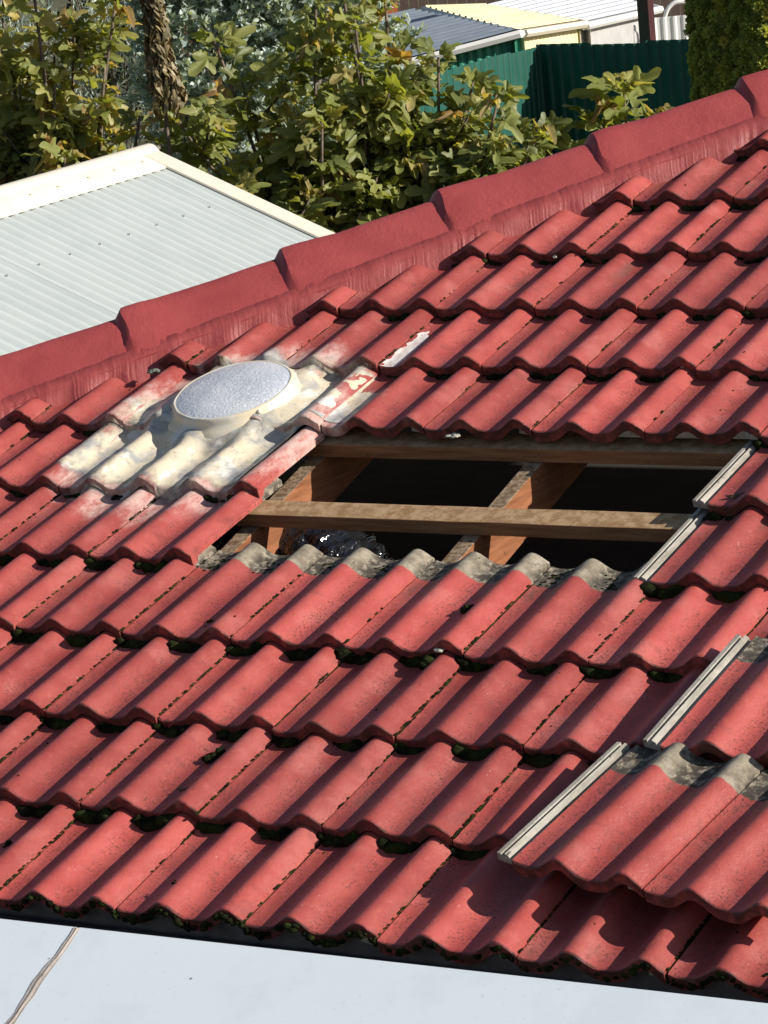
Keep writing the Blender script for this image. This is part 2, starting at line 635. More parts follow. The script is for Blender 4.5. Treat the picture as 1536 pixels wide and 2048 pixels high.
def tile_mesh(seed, chips=True):
    mb = MB()
    nx = 36
    xs = [.0042 + (TW - .0042) * k / nx for k in range(nx + 1)]
    ys = [0.0, .0025, .007, .02, .09, .17, .25, .32, .345, .38, TL]
    rows = []
    for k, y in enumerate(ys):
        r = []
        for x in xs:
            z = prof(x)
            edge = .0035 * nz(x * 22, seed * 9.1) + .002 * nz(x * 70, seed * 3.3)
            yy = y + (edge if k < 4 else 0)
            if k == 0:
                z -= .0026 + .0015 * max(0, nz(x * 60, seed * 5.5))
            elif k == 1:
                z -= .0006
            z += .0012 * nz(x * 15, y * 9, seed)
            r.append((x, yy, z))
        rows.append(r)
    bot = []
    for k, y in ((0, .002), (0, .022), (1, .03), (2, TL)):
        th = TT if k == 0 else .013
        bot.append([(x, y + (.0035 * nz(x * 22, seed * 9.1) if y < .03 else 0), prof(x) - th - .002 * abs(nz(x * 30, seed))) for x in xs])
    ring = rows + bot[::-1]
    m = len(xs)
    mb.grid(ring)
    n = len(ring)
    # close front (first top row to last bottom row)
    for b in range(m - 1):
        mb.f.append((b, (n - 1) * m + b, (n - 1) * m + b + 1, b + 1))
    for side in (0, m - 1):
        idx = [a * m + side for a in range(n)]
        mb.f.append(tuple(idx if side else idx[::-1]))
    # side lock: two raw ribs with a groove, below the neighbour's roll
    lx = [(-.040, -.020), (-.040, -.008), (-.031, -.0075), (-.0305, -.014), (-.021, -.0135), (-.0205, -.0065), (-.012, -.006), (-.0115, -.013), (.004, -.012), (.004, -.024), (-.040, -.024)]
    a = [(x, .012, Z0 + z + (.006 if x < -.02 else .0)) for x, z in lx]
    b = [(x, TL - .004, Z0 + z + (.006 if x < -.02 else .0)) for x, z in lx]
    o = mb.grid([a + [a[0]], b + [b[0]]])
    q = len(lx)
    mb.f.append(tuple(o + k for k in range(q)))
    mb.f.append(tuple(o + q + 1 + k for k in reversed(range(q))))
    me = mb.mesh('roof_tile', M['tile'], True)
    me.polygons.foreach_set('use_smooth', [len(p.vertices) == 4 for p in me.polygons])
    # sharp edges by angle
    bm = bmesh.new()
    bm.from_mesh(me)
    for e in bm.edges:
        if len(e.link_faces) == 2 and e.calc_face_angle(0) > R(48):
            e.smooth = False
    bm.to_mesh(me)
    bm.free()
    return me


TILES = [tile_mesh(s * 1.37 + .5) for s in range(6)]
TILT = -math.atan(DROP / G)


def tile_matrix(u, v, n=0.0, rz=0.0, rx=0.0, ry=0.0):
    """nose at (u, v); local z=Z0 at the joint sits on height n"""
    return ROOF @ Matrix.Translation((u, v, n)) @ Euler((TILT + rx, ry, rz)).to_matrix().to_4x4() @ Matrix.Translation((0, 0, -Z0))


# hip line on the roof plane
HP = (-.80, 3.05)
HD = Vector((.670, .742)).normalized()


def hip_u(v):
    return HP[0] + (v - HP[1]) * HD.x / HD.y


HOLE = {(i, j) for j in (4, 5) for i in (-2, -1, 0, 1)}
hinv = Matrix.Translation(-house.location)
tiles = {}
for j in range(-0, 15):
    for i in range(-9, 8):
        if (i, j) in HOLE:
            continue
        u0, u1, va, vb = i * TW, (i + 1) * TW, j * G, j * G + TL
        if u1 < hip_u(va) + .03:
            continue
        px, py, d = proj(rw(u0 + .15, va + .15))
        if px < -420 or px > 1536 + 430 or py < -450 or py > 2048 + 350:
            continue
        rr = random.Random(i * 71 + j * 13 + 5)
        mw = tile_matrix(u0 + rr.uniform(-.0015, .0015), va + rr.uniform(-.006, .006), rr.uniform(-.001, .002), rr.uniform(-.007, .007), rr.uniform(-.003, .004), rr.uniform(-.007, .007))
        me = TILES[rr.randrange(6)]
        if u0 - .05 < hip_u(vb) + .03:
            bm = bmesh.new()
            bm.from_mesh(me)
            inv = mw.inverted()
            a = inv @ rw(hip_u(0) + .035, 0)
            b = inv @ rw(hip_u(4) + .035, 4)
            c = inv @ rw(hip_u(0) + .035, 0, 1)
            no = (b - a).cross(c - a).normalized()
            if no.dot(inv @ rw(5, 0) - a) < 0:
                no = -no
            r = bmesh.ops.bisect_plane(bm, geom=bm.verts[:] + bm.edges[:] + bm.faces[:], plane_co=a, plane_no=no, clear_inner=True)
            if len(bm.faces) < 8:
                bm.free()
                continue
            me = bpy.data.meshes.new('roof_tile')
            bm.to_mesh(me)
            bm.free()
            me.materials.append(M['tile'])
        o = bpy.data.objects.new('roof_tile', me)
        col.objects.link(o)
        o.parent = house
        o.matrix_basis = hinv @ mw
        tiles[(i, j)] = o

# hip caps with their pointing
h3 = (rw(HD.x, HD.y) - rw(0, 0)).normalized()
s3 = h3.cross(Vector((0, 0, 1))).normalized()          # towards our side of the hip
t3 = s3.cross(h3)
H0 = rw(HP[0], HP[1])
CAPL = .474


def hip(a, s, t):
    return H0 + h3 * a + s3 * s + t3 * t


def cap_prof(a):
    return .096 - .109 * ((a * a + .012) ** .5) ** 1.12


def cap(k):
    mb = MB()
    base = k * CAPL
    ins, rows = [], []
    Ls = [(-.026, -.006, 1.0), (-.023, -.001, 1.0), (-.003, .019, 1.0), (.000, .0215, 1.0), (.010, .0225, 1.0), (.05, .020, 1.0), (.10, .014, 1.0), (.17, .008, 1.0), (.27, .005, 1.0), (.38, .001, 1.0), (CAPL + .05, -.004, 1.0)]
    A = [-1 + 2 * q / 26 for q in range(27)]
    for l, dz, sc in Ls:
        r = []
        for a in A:
            z = cap_prof(a) + dz * (1.0 - .88 * abs(a) ** 1.6) + .004 * nz(l * 9 + k * 5, a * 3, 1.3) + .0015 * nz(l * 40, a * 20, k)
            r.append(hip(base + l + .007 * nz(a * 3, k) * (l < .02) - .022 * abs(a) * (l < .02), .157 * a * sc, z))
        rows.append(r)
    low = [[p - t3 * .016 - s3 * .0 for p in r] for r in (rows[0], rows[-1])]
    mb.grid([low[0]] + rows + [low[1]])
    c = mb.build('hip_cap', M['cap'], house, True)
    bm = bmesh.new()
    bm.from_mesh(c.data)
    for e in bm.edges:
        if len(e.link_faces) == 2 and e.calc_face_angle(0) > R(19):
            e.smooth = False
    bm.to_mesh(c.data)
    bm.free()
    # pointing: a brushed fillet of painted mortar on both sides
    pm = MB()
    for sg in (1, -1):
        rows = []
        n = 200
        for q in range(n + 1):
            a = base + .006 + (CAPL + .004) * q / n
            st = .0010 * nz(a * 190, 3.1) + .0022 * nz(a * 75, 7.7) * sm(-.2, .4, nz(a * 9, 1.7)) + .0050 * nz(a * 13, 2.2)
            ext = .030 + .012 * nz(a * 12, 9.9)
            rows.append([hip(a, sg * .118, .010), hip(a - .001, sg * (.129 + .004 * nz(a * 21, 6)), .0135 + .003 * nz(a * 17, 4) + .002 * nz(a * 70, 2)), hip(a - .004, sg * (.153 + st * .5), -.005 + .005 * nz(a * 17, 4)),
                         hip(a - .010, sg * (.152 + ext * .30 + st), -.022 + st * .6), hip(a - .016, sg * (.150 + ext * .55 + st), -.034 + st * .5),
                         hip(a - .022, sg * (.152 + ext * .85 + st), -.058), hip(a - .026, sg * (.156 + ext * .85), -.10)])
        pm.grid(rows)
    p = pm.build('mortar_pointing', M['point'], None, True)
    p.parent = c
    p.location = (0, 0, 0)
    return c


for k in range(-5, 5):
    cap(k)

# battens, rafters
rng = random.Random(3)
for jj, (ua, ub) in {4: (-1.0, 1.1), 5: (-.78, .95), 6: (-.85, 1.0)}.items():
    mb = MB()
    v0 = (jj - (.12 if jj < 6 else .05)) * G
    n = 14
    rows = []
    for q in range(n + 1):
        u = ua + (ub - ua) * q / n
        e = .0015 * nz(u * 7, jj)
        wv, tk = .070, .036
        rows.append([rw(u, v0 + e, -.046 - tk), rw(u, v0 + e, -.046 + e), rw(u, v0 + wv - e, -.046 - e), rw(u, v0 + wv - e, -.046 - tk)])
    o = mb.grid(rows, True)
    mb.f += [(o, o + 1, o + 2, o + 3), tuple(o + n * 4 + k for k in (3, 2, 1, 0))]
    mb.build('batten', M['batten'], house, bevel=.002)
for uc in (-1.22, -.622, -.002, .60, 1.2):
    mb = MB()
    mb.box((uc - .023, -.1, -.205), (uc + .023, 3.0 if uc > -1 else 2.4, -.083), ROOF)
    mb.build('rafter', M['rafter'], house, bevel=.003)

# body of the house below and behind
XL = hip_u(0) - .02
mb = MB()
mb.box((XL + .45, .45, GROUND - .2), (9.0, 9.5, -.36))
mb.build('wall', M['brick'], house)
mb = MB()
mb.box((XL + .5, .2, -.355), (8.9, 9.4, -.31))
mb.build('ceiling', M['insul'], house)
# far slope of the hip, and the rest of the near slope outside the view
mb = MB()
ht = rw(hip_u(6.5), 6.5, -.03)
hb = rw(hip_u(-.05), -.05, -.03)
mb.add([hb, ht, (ht.x, 9.6, ht.z), (hb.x, 9.6 + 4, hb.z)], [(0, 1, 2, 3)])
mb.add([p - Vector((0, 0, .03)) for p in (hb, ht, Vector((ht.x, 9.6, ht.z)), Vector((hb.x, 13.6, hb.z)))], [(3, 2, 1, 0)])
mb.build('far_roof_slope', M['deck'], house)
mb = MB()
for (ua, ub, va, vb) in ((2.3, 9.2, -.02, 6.5), (.9, 9.2, 3.6, 6.5), (1.9, 2.3, .9, 6.5)):
    mb.box((ua, va, -.075), (ub, vb, -.045 - .003 * ua), ROOF)
mb.box((-.1, 4.3, -.09), (.9, 6.5, -.07), ROOF)
mb.build('near_roof_slope', M['deck'], house)
# eave: scalloped filler, fascia
mb = MB()
rows = []
for q in range(221):
    u = XL + .5 + (5.2) * q / 220
    z = prof(u - math.floor(u / TW) * TW) - Z0 - .021
    rows.append([rw(u, .030, -.12), rw(u, .030, z - .004), rw(u, .045, z - .004), rw(u, .045, -.12)])
mb.grid(rows)
mb.build('eave_filler', M['filler'], house)
mb = MB()
mb.box((XL, -.015, -.22), (9, .012, -.045))
mb.build('fascia_board', M['gutter'], house)
mb = MB()
gp = [(-.018, -.05), (-.018, -.15), (-.10, -.15), (-.118, -.06), (-.112, -.055), (-.098, -.143), (-.024, -.143), (-.024, -.05)]
mb.grid([[(x, y, z) for y, z in gp] for x in (XL, 9)])
mb.build('gutter', M['gutter'], house)

# white sealant smear on one roll of the house roof
mb = MB()
rows = []
for q in range(41):
    f = q / 40
    v = 2.244 + .235 * f
    row = []
    for k in range(15):
        g = k / 14
        wdt = (.046 + .006 * nz(f * 4, 3.3)) * (1 - .45 * f ** 4)
        u = -.600 + (.0048 + wdt * g)
        e = math.sin(math.pi * g) * math.sin(math.pi * min(1, .06 + f * .9)) ** .4
        j = 6 if v < 7 * G else 7
        yy = v - j * G
        row.append(rw(u, v, prof((u + .6) % TW) - Z0 - DROP * yy / G + .0004 + .0014 * e + .001 * nz(u * 80, v * 60)))
    rows.append(row)
mb.grid(rows)
mb.build('sealant_smear', M['white_smear'], house, True)

# ------------------------------------------------------------------ loose tiles lying on the roof
LG = 'loose tiles set down on the roof'


def loose(u, v, n, rz, rx, ry, m, label):
    o = bpy.data.objects.new('loose_tile', TILES[m])
    col.objects.link(o)
    o.matrix_world = tile_matrix(u, v, n, rz, rx, ry)
    return tag(o, label, 'roof tile', LG)


loose(.935, .600, .058, R(-4), R(3.2), R(.5), 1, 'loose red tile lying highest, just above the two loose tiles near the eave')
loose(.800, .205, .056, R(-9.5), R(3.0), R(0), 2, 'loose red tile with grey dirty head, left one of the pair near the eave')
loose(.800 + .296, .205 - .050, .058, R(-9.5), R(3.0), R(0), 4, 'loose red tile interlocked to the right of another, cut by the picture edge')

# ------------------------------------------------------------------ tubular skylight
sk = empty('skylight', rw(SKY_U, SKY_V, 0), 'round tubular skylight with frosted lens and cream flashing moulded over the tiles', 'skylight')


def skp(r, a, n):
    return rw(SKY_U + r * math.cos(a), SKY_V + r * math.sin(a), n)


mb = MB()
NS = 72
pr = [(.0, .049), (.05, .0482), (.10, .0455), (.135, .0410), (.154, .0360)]
mb.grid([[skp(r, 2 * math.pi * k / NS, n) for k in range(NS)] for r, n in pr[1:]], True)
mb.add([skp(.05, 2 * math.pi * k / NS, .0482) for k in range(NS)], [tuple(range(NS))])
mb.build('lens', M['lens'], sk, True)
mb = MB()
pr = [(.150, .0355), (.1535, .0377), (.157, .0373), (.1605, .0345), (.163, .029), (.1645, .022), (.168, .016), (.176, .010), (.188, .003), (.20, -.014)]
mb.grid([[skp(r + .003 * nz(3 * math.cos(2 * math.pi * k / NS), 3 * math.sin(2 * math.pi * k / NS), n * 30) * (n < .06), 2 * math.pi * k / NS, n) for k in range(NS)] for r, n in pr], True)
mb.build('ring', M['ring'], sk, True)
for a in (-.62, 1.5, 3.6):
    mb = MB()
    blob(mb, skp(.1635, a, .026), (.007, .007, .007), amp=.08)
    mb.build('rivet', M['ring'], sk, True)
# draped apron
mb = MB()
st = .0075
NU, NV = 112, 118
U0, V0 = -1.31, 1.50
idx = {}
Hh = [[surf(U0 + a * st, V0 + b * st) for b in range(NV)] for a in range(NU)]


def ap_d(u, v):
    du, dv = (u - (-.900) - .15 * (v - 1.9)) / .395, (v - 1.930) / .365
    e = .20 * nz(u * 8, v * 8, 4) + .08 * nz(u * 24, v * 16, 8)
    d = (abs(du) ** 2.6 + abs(dv) ** 2.6) ** (1 / 2.6) + e
    if v < 1.95:
        d = max(d, 1 + (u + .650) / .08)
    return d


fade = []
for a in range(NU - 1):
    for b in range(NV - 1):
        u, v = U0 + (a + .5) * st, V0 + (b + .5) * st
        r = math.hypot(u - SKY_U, v - SKY_V)
        if ap_d(u, v) > 1.12 or r < .145:
            continue
        f = []
        for (p, q) in ((a, b), (a + 1, b), (a + 1, b + 1), (a, b + 1)):
            if (p, q) not in idx:
                uu, vv = U0 + p * st, V0 + q * st
                acc = cnt = 0
                for dq in range(-4, 5):
                    if 0 <= q + dq < NV:
                        acc += Hh[p][q + dq]
                        cnt += 1
                d = ap_d(uu, vv)
                inn = 1 - sm(.72, 1.0, d)
                h = max(acc / cnt, Hh[p][q]) * inn + Hh[p][q] * (1 - inn) + .0012 + .0020 * inn
                rr = math.hypot(uu - SKY_U, vv - SKY_V)
                k = 1 - sm(.160, .255, rr)
                h = h * (1 - k * .8) + max(h, .018) * k * .8
                h += (.003 * nz(uu * 22, vv * 22, 1) + .0015 * nz(uu * 55, vv * 55, 5)) * inn
                idx[(p, q)] = len(mb.v)
                mb.v.append(tuple(rw(uu, vv, h)))
                fade.append(1 - sm(.66, 1.04, d))
            f.append(idx[(p, q)])
        mb.f.append(tuple(f))
me = bpy.data.meshes.new('flashing')
me.from_pydata(mb.v, [], mb.f)
me.materials.append(M['apron'])
me.polygons.foreach_set('use_smooth', [True] * len(me.polygons))
fa_ = me.attributes.new('fade', 'FLOAT', 'POINT')
fa_.data.foreach_set('value', fade)
ap = bpy.data.objects.new('flashing', me)
col.objects.link(ap)
ap.parent = sk
ap.location = -sk.location

# ------------------------------------------------------------------ black plastic duct in the roof space
mb = MB()
path, rad = [], []
for q in range(90):
    f = q / 89
    p0, p1, p2 = Vector((-1.02, 1.84, -.30)), Vector((-.46, 1.74, -.21)), Vector((-.28, 1.47, -.42))
    p = p0 * (1 - f) ** 2 + p1 * 2 * f * (1 - f) + p2 * f * f
    path.append(rw(*p))
    rad.append(.14 + .006 * math.sin(q * 2 * math.pi / 5))
rows = []
for i, p in enumerate(path):
    t = (path[min(i + 1, 89)] - path[max(i - 1, 0)]).normalized()
    a = t.cross(Vector((0, 0, 1))).normalized()
    b = t.cross(a)
    rows.append([p + (a * math.cos(k * math.pi / 36) + b * math.sin(k * math.pi / 36)) * (rad[i] + .015 * nz(k * .95, i * .05, 3) + .010 * nz(k * 1.9, i * .09, 9)) for k in range(72)])
mb.grid(rows, True)
tag(mb.build('flexible_duct', M['plastic'], None, True), 'crumpled black plastic flexible duct inside the roof hole by the left rafter', 'duct')

# ------------------------------------------------------------------ coping in the foreground
cop = empty('wall_coping', (0.6, -.16, .03), 'pale blue white sloping coping along the bottom of the picture', 'coping')
CA = R(25.6)
CD = Vector((0, -math.cos(CA), -math.sin(CA)))
CN = Vector((0, -math.sin(CA), math.cos(CA)))


def cz(x):
    return .024 + .008 * x


def cpt(x, s, n=0.0):
    return Vector((x, -.165, cz(x))) + CD * s + CN * n


XJ = 0.036
for xa, xb in ((-3.0, XJ - .004), (XJ + .004, 4.5)):
    mb = MB()
    q = []
    for x in (xa, xb):
        q.append([cpt(x, 0, -.035), cpt(x, 0, -.002), cpt(x, .002, 0), cpt(x, .60, 0), cpt(x, .602, -.002), cpt(x, .602, -.035)])
    o = mb.grid(q)
    mb.grid([[cpt(x, 0, -.035), cpt(x, .602, -.035)] for x in (xa, xb)])
    mb.f += [tuple(o + k for k in range(6)), tuple(o + 6 + k for k in reversed(range(6)))]
    mb.build('coping_panel', M['panel'], cop)
mb = MB()
rows = []
for q in range(61):
    s = .004 + .30 * q / 60
    wl = .008 + .007 * sm(.05, .13, s) * (1 - sm(.17, .25, s)) + .004 * nz(s * 30, 2) + .009 * sm(.22, .3, s)
    wr = .006 + .003 * nz(s * 25, 7)
    row = []
    for k in range(11):
        g = k / 10
        x = XJ - wl + (wl + wr) * g + .004 * nz(s * 9, 5)
        row.append(cpt(x, s, .0005 + .0014 * math.sin(math.pi * g) + .0006 * math.sin(g * 12 + s * 8)))
    rows.append(row)
mb.grid(rows)
mb.build('sealant_bead', M['sealant'], cop, True)
mb = MB()
mb.box((-3, -.60, GROUND), (4.5, -.20, -.30))
mb.build('wall', M['cream'], cop)

# ------------------------------------------------------------------ moss along the noses and joints
mm = MB()
rn = random.Random(11)
random.seed(23)
dens = {0: .9, 1: 1.0, 2: 1.0, 3: 1.0, 4: .9, 5: .75, 6: .6, 7: .7, 8: .75, 9: .65, 10: .5, 11: .4, 12: .3, 13: .3}
for (i, j) in tiles:
    if j == 0:
        # fringe hanging at the eave
        for q in range(75):
            x = rn.uniform(0, TW)
            if abs(nz((i * TW + x) * 9, 4.4)) < .06 and rn.random() < .6:
                continue
            s = rn.uniform(.003, .008)
            p = rw(i * TW + x, rn.uniform(-.004, .004), prof(x) - Z0 - .010 + rn.uniform(-.012, .0))
            blob(mm, p, (s * 1.4, s, s), src=ICO1)
    if j > 0 and (i, j - 1) in tiles:
        for xv in (.035, .185):
            if rn.random() > dens.get(j, .3):
                continue
            cnt = rn.choice((9, 12, 14, 17)) if j < 5 else rn.choice((5, 7, 9))
            if j < 5:
                for q in range(rn.choice((1, 2, 3, 4))):
                    x = xv + rn.uniform(-.026, .026)
                    s = rn.uniform(.013, .025) * (1.0 if j < 4 else .7)
                    blob(mm, rw(i * TW + x, j * G - rn.uniform(.002, .010), prof(x % TW) - Z0 - DROP - .006), (s * 1.2, s * .8, s * .8), amp=.45, fr=2.2)
            for q in range(cnt):
                x = xv + rn.uniform(-.040, .040)
                s = rn.uniform(.007, .0185) * (1.0 if j < 5 else .72)
                p = rw(i * TW + x, j * G - rn.uniform(-.004, .010), prof(x % TW) - Z0 - DROP - .004 + s * .3)
                blob(mm, p, (s * rn.uniform(1, 1.7), s, s * rn.uniform(.8, 1.1)), amp=.5, fr=2.4)
    # joint line on the left edge of this tile
    under = -4 <= i <= -3 and 5 <= j <= 6
    jd = rn.uniform(.25, 1.0) * (1.0 if j < 6 else .55)
    ph = rn.uniform(0, 50)
    for q in range(46):
        y = rn.uniform(.0, G - .008)
        if nz(y * 16, ph) > jd - .45 or under or (i - 1, j) not in tiles:
            continue
        s = rn.uniform(.0012, .0030)
        p = rw(i * TW + rn.uniform(.0002, .0035), j * G + y, .0012 - DROP * y / G)
        blob(mm, p, (s, s * rn.uniform(1.5, 4), s), src=ICO1)
    if (i - 1, j) in tiles and not under:
        rows = []
        for q in range(25):
            y = .004 + (G + .002) * q / 24
            w_ = .0012 * nz(y * 60, ph + 3)
            z_ = -.0035 + .002 * nz(y * 45, ph + 9) - DROP * y / G
            rows.append([rw(i * TW - .0010, j * G + y, z_), rw(i * TW + .0022, j * G + y, z_ + .0012), rw(i * TW + .0050 + w_, j * G + y, z_)])
        mm.grid(rows)
    if j < 5 and rn.random() < .16:
        x, y = rn.uniform(.02, .28), rn.uniform(.03, .29)
        for q in range(4):
            s = rn.uniform(.002, .0055)
            blob(mm, rw(i * TW + x + rn.uniform(-.006, .006), j * G + y + rn.uniform(-.006, .006), prof(x) - Z0 - DROP * y / G + .001), (s * 1.4, s, s * .7), amp=.5)
    # crumbs
    for q in range(rn.choice((0, 0, 1, 2, 3))):
        x, y = rn.uniform(.01, .29), rn.uniform(.02, .3)
        s = rn.uniform(.001, .0028)
        blob(mm, rw(i * TW + x, j * G + y, prof(x) - Z0 - DROP * y / G + s * .3), (s, s * 1.4, s * .7), src=ICO1)
# dirt and moss on the bared heads of the course below the hole
for i in range(-2, 2):
    for q in range(60):
        x = rn.choice((.035, .185)) + rn.gauss(0, .017)
        y = G + rn.uniform(.005, .075)
        s = rn.uniform(.0012, .004)
        x = min(max(x, .002), .298)
        blob(mm, rw(i * TW + x, 3 * G + y, prof(x) - Z0 - DROP * y / G), (s * 1.3, s * 1.3, s * .6), src=ICO1)
tag(mm.build('moss', M['moss'], None, True), 'dark green moss growing in the tile joints and under the tile noses', 'moss', kind='stuff')

CL = 'moss clumps on the tiles'


def clump(u, v, n, r, label, k=7, grp=CL):
    mb = MB()
    for q in range(k):
        a = random.uniform(0, 6.28)
        d = r * random.uniform(0, .75)
        s = r * random.uniform(.35, .6)
        blob(mb, rw(u + d * math.cos(a), v + d * math.sin(a), n + random.uniform(0, .4) * r), (s, s, s * .7), amp=.6, fr=3)
    return tag(mb.build('moss_clump', M['moss'], None, True), label, 'moss', grp)


def on(u, v):
    return surf(u, v)


clump(-.095, .548, on(-.095, .548), .026, 'green moss clump on a roll two courses above the coping, left of centre', 9)
clump(.226, .935, -.022, .030, 'dark moss cushion with a white lichen scrap under the course below the hole')
clump(.216, 1.150, on(.216, 1.15), .020, 'moss clump in a pan just below the bared tile heads', 8)
clump(.205, .312, -.030, .018, 'rounded moss cushion under a nose near the eave, left of the loose tiles', 5)
clump(-.085, .312, -.030, .017, 'pale green round moss cushion under a nose above the coping joint', 5)
clump(-.40, .19, on(-.40, .19), .012, 'small moss clump on a tile at the left edge of the picture', 5)

LI = 'lichen crusts on the roof'


def lichen(u, v, r, label, m='lichen', n=None, k=6):
    mb = MB()
    for q in range(k):
        a = random.uniform(0, 6.28)
        d = r * random.uniform(0, .8)
        s = r * random.uniform(.35, .6)
        uu, vv = u + d * math.cos(a), v + d * math.sin(a) * .7
        blob(mb, rw(uu, vv, (on(uu, vv) if n is None else n) + .001), (s, s, .0035), amp=.6, fr=3)
    return tag(mb.build('lichen_patch', M[m], None, True), label, 'lichen', LI)


lichen(-1.30, 2.262, .017, 'white lichen crust on a roll below the second visible hip cap')
lichen(-1.585, 1.985, .014, 'white lichen crust under the mortar at the left edge of the picture')
lichen(-.985, 2.632, .013, 'small white lichen crust below the hip mortar above the skylight')
lichen(-1.262, 2.190, .020, 'dark grey green lichen rosette left of the skylight', 'lichen_dark', .004, 9)
lichen(-.205, 1.905, .018, 'pale lichen tuft hanging from a tile nose at the top of the hole', 'lichen', -.014, 7)
lichen(-.385, 2.870, .009, 'small pale lichen dot under a nose in the upper courses', 'lichen', -.010, 4)
lichen(.250, .955, .016, 'flat white lichen scrap on the moss cushion below the hole', 'lichen', .004, 4)

# dry leaf scraps


def scrap(u, v, r, rz, label):
    mb = MB()
    n = 12
    o = [(r * (1 + .35 * math.sin(k * 2.1 + u * 40)) * math.cos(k * 2 * math.pi / n), r * .42 * (1 + .4 * math.cos(k * 1.7)) * math.sin(k * 2 * math.pi / n)) for k in range(n)]
    pts = []
    for x, y in o:
        xx, yy = x * math.cos(rz) - y * math.sin(rz), x * math.sin(rz) + y * math.cos(rz)
        pts.append(rw(u + xx, v + yy, on(u + xx * .3, v + yy * .3) + .003 + 8 * x * x + .003 * math.sin(x * 300)))
    c = rw(u, v, on(u, v) + .002)
    mb.add([c] + pts, [(0, 1 + k, 1 + (k + 1) % n) for k in range(n)])
    ob = mb.build('dry_leaf', M['dry_leaf'], None, True)
    s_ = ob.modifiers.new('thick', 'SOLIDIFY')
    s_.thickness = .0008
    return tag(ob, label, 'leaf', 'dry leaf scraps on the tiles')


scrap(.659, 1.654, .024, .5, 'curled brown dry leaf on the tile right of the hole')
scrap(-.081, .404, .014, .2, 'brown leaf scrap on a roll in the lower left courses')
scrap(1.10, .40, .014, .9, 'small brown leaf scrap on the left loose tile of the pair')

# ------------------------------------------------------------------ garage with a corrugated roof


def ribbed(mb, P, U, V, n, amp, wl, kind='sine', sub=8, thick=.004):
    """corrugated sheet: origin P, U across the ribs, V along them, n normal"""
    L = U.length
    uh = U.normalized()
    k = max(2, int(round(L / wl * sub)))
    top = []
    for q in range(k + 1):
        d = L * q / k
        if kind == 'sine':
            z = amp * math.cos(2 * math.pi * d / wl)
        else:
            f = (d / wl) % 1.0
            z = amp * (1 - sm(.12, .26, f) + sm(.74, .88, f)) if True else 0
        top.append(P + uh * d + n * z)
    mb.grid([[p + V * f for p in top] for f in (0, .5, 1)])
    mb.grid([[p + V * f - n * thick for p in reversed(top)] for f in (0, 1)])


RA = Vector((-6.34, 9.288, .45))
rd = Vector((-.1558, .9878, 0))
rp = Vector((.9878, .1558, 0))
DS = .494                     # fall per metre
gar = empty('garage', (RA.x, RA.y - 2, GROUND), 'garage with pale grey corrugated roof and cream ridge and barge capping', 'garage')
slope = (rp - Vector((0, 0, DS))).normalized()
nrm = slope.cross(rd)
if nrm.z < 0:
    nrm = -nrm
WL = .1053
RUN = 2.15
e0 = RA - rd * .06
screws = MB()
start = RA - rd * .10 - nrm * .012
wid = WL * 10
o0 = start - rd * (-.0)
k = 0
pos = -.10 - .28 + .0
ends = [-.03, -.35 - WL * 0, ]
d0 = -.05
first = True
while d0 > -7:
    wd = WL * 3 if first else wid
    first = False
    a = RA + rd * d0 - nrm * .010 + slope * .03
    mb = MB()
    ribbed(mb, a - nrm * (.0008 * (k % 2)), -rd * (wd + .015), slope * RUN, nrm, .019, WL)
    mb.build('roof_sheet', M['sheet'], gar, True)
    d0 -= wd
    k += 1
for row, s in enumerate((.62, 1.55)):
    for q in range(16):
        d = -.05 - WL * (4 + q * 3)
        mb = MB()
        p = RA + rd * d + slope * s + nrm * .008
        mb.tube([p, p + nrm * .012], .0055, 6)
        mb.build('roof_screw', M['screw'], gar)
# other slope
slope2 = (-rp - Vector((0, 0, DS))).normalized()
nrm2 = slope2.cross(rd)
if nrm2.z < 0:
    nrm2 = -nrm2
mb = MB()
ribbed(mb, RA + rd * -.05 - nrm2 * .01 + slope2 * .03, -rd * 7, slope2 * RUN, nrm2, .009, WL, sub=4)
mb.build('roof_sheet', M['sheet'], gar, True)
# ridge capping: rolled top with a flat wing on each side and lip
mb = MB()
sec = []
wing = .20
sec.append(slope * wing + nrm * .004)
sec.append(slope * (wing - .004) + nrm * .014)
sec.append(slope * .065 + nrm * .016)
for q in range(9):
    a = math.pi * (.12 + .76 * q / 8)
    sec.append(rp * (.055 * math.cos(a)) + Vector((0, 0, -.012 + .045 * math.sin(a))))
sec.append(slope2 * .065 + nrm2 * .016)
sec.append(slope2 * wing + nrm2 * .014)
sec.append(slope2 * wing + nrm2 * .004)
mb.grid([[RA + rd * d + p for p in sec] for d in (.02, -3.2, -7)])
oo = len(mb.v)
mb.add([RA + rd * .02 + p for p in sec], [tuple(range(len(sec)))])
mb.build('ridge_capping', M['cream'], gar, True)
for q in range(9):
    mb = MB()
    p = RA - rd * (.28 + q * .315 + .02 * (q % 2)) + slope * .11 + nrm * .014
    mb.tube([p, p + nrm * .008], .010, 6)
    mb.build('capping_screw', M['cream'], gar)
for sl_, nr_ in ((slope, nrm), (slope2, nrm2)):
    mb = MB()
    sec = [-rd * .17 + nr_ * .008, -rd * .168 + nr_ * .018, nr_ * .020 + rd * .012, rd * .016 - nr_ * .13, rd * .010 - nr_ * .13, rd * .006 + nr_ * .012]
    mb.grid([[RA + sl_ * s + p for p in sec] for s in (.03, RUN + .02)])
    mb.build('barge_capping', M['cream'], gar)
mb = MB()
c0, c1 = RA + rp * -1.85 + rd * -.05, RA + rp * 1.85 + rd * -.05
zb = RA.z - DS * 1.85 - .06
q0 = [Vector((c0.x, c0.y, GROUND)), Vector((c1.x, c1.y, GROUND)), Vector((c1.x, c1.y, zb)), Vector((RA.x, RA.y - .05, RA.z - .06)), Vector((c0.x, c0.y, zb))]
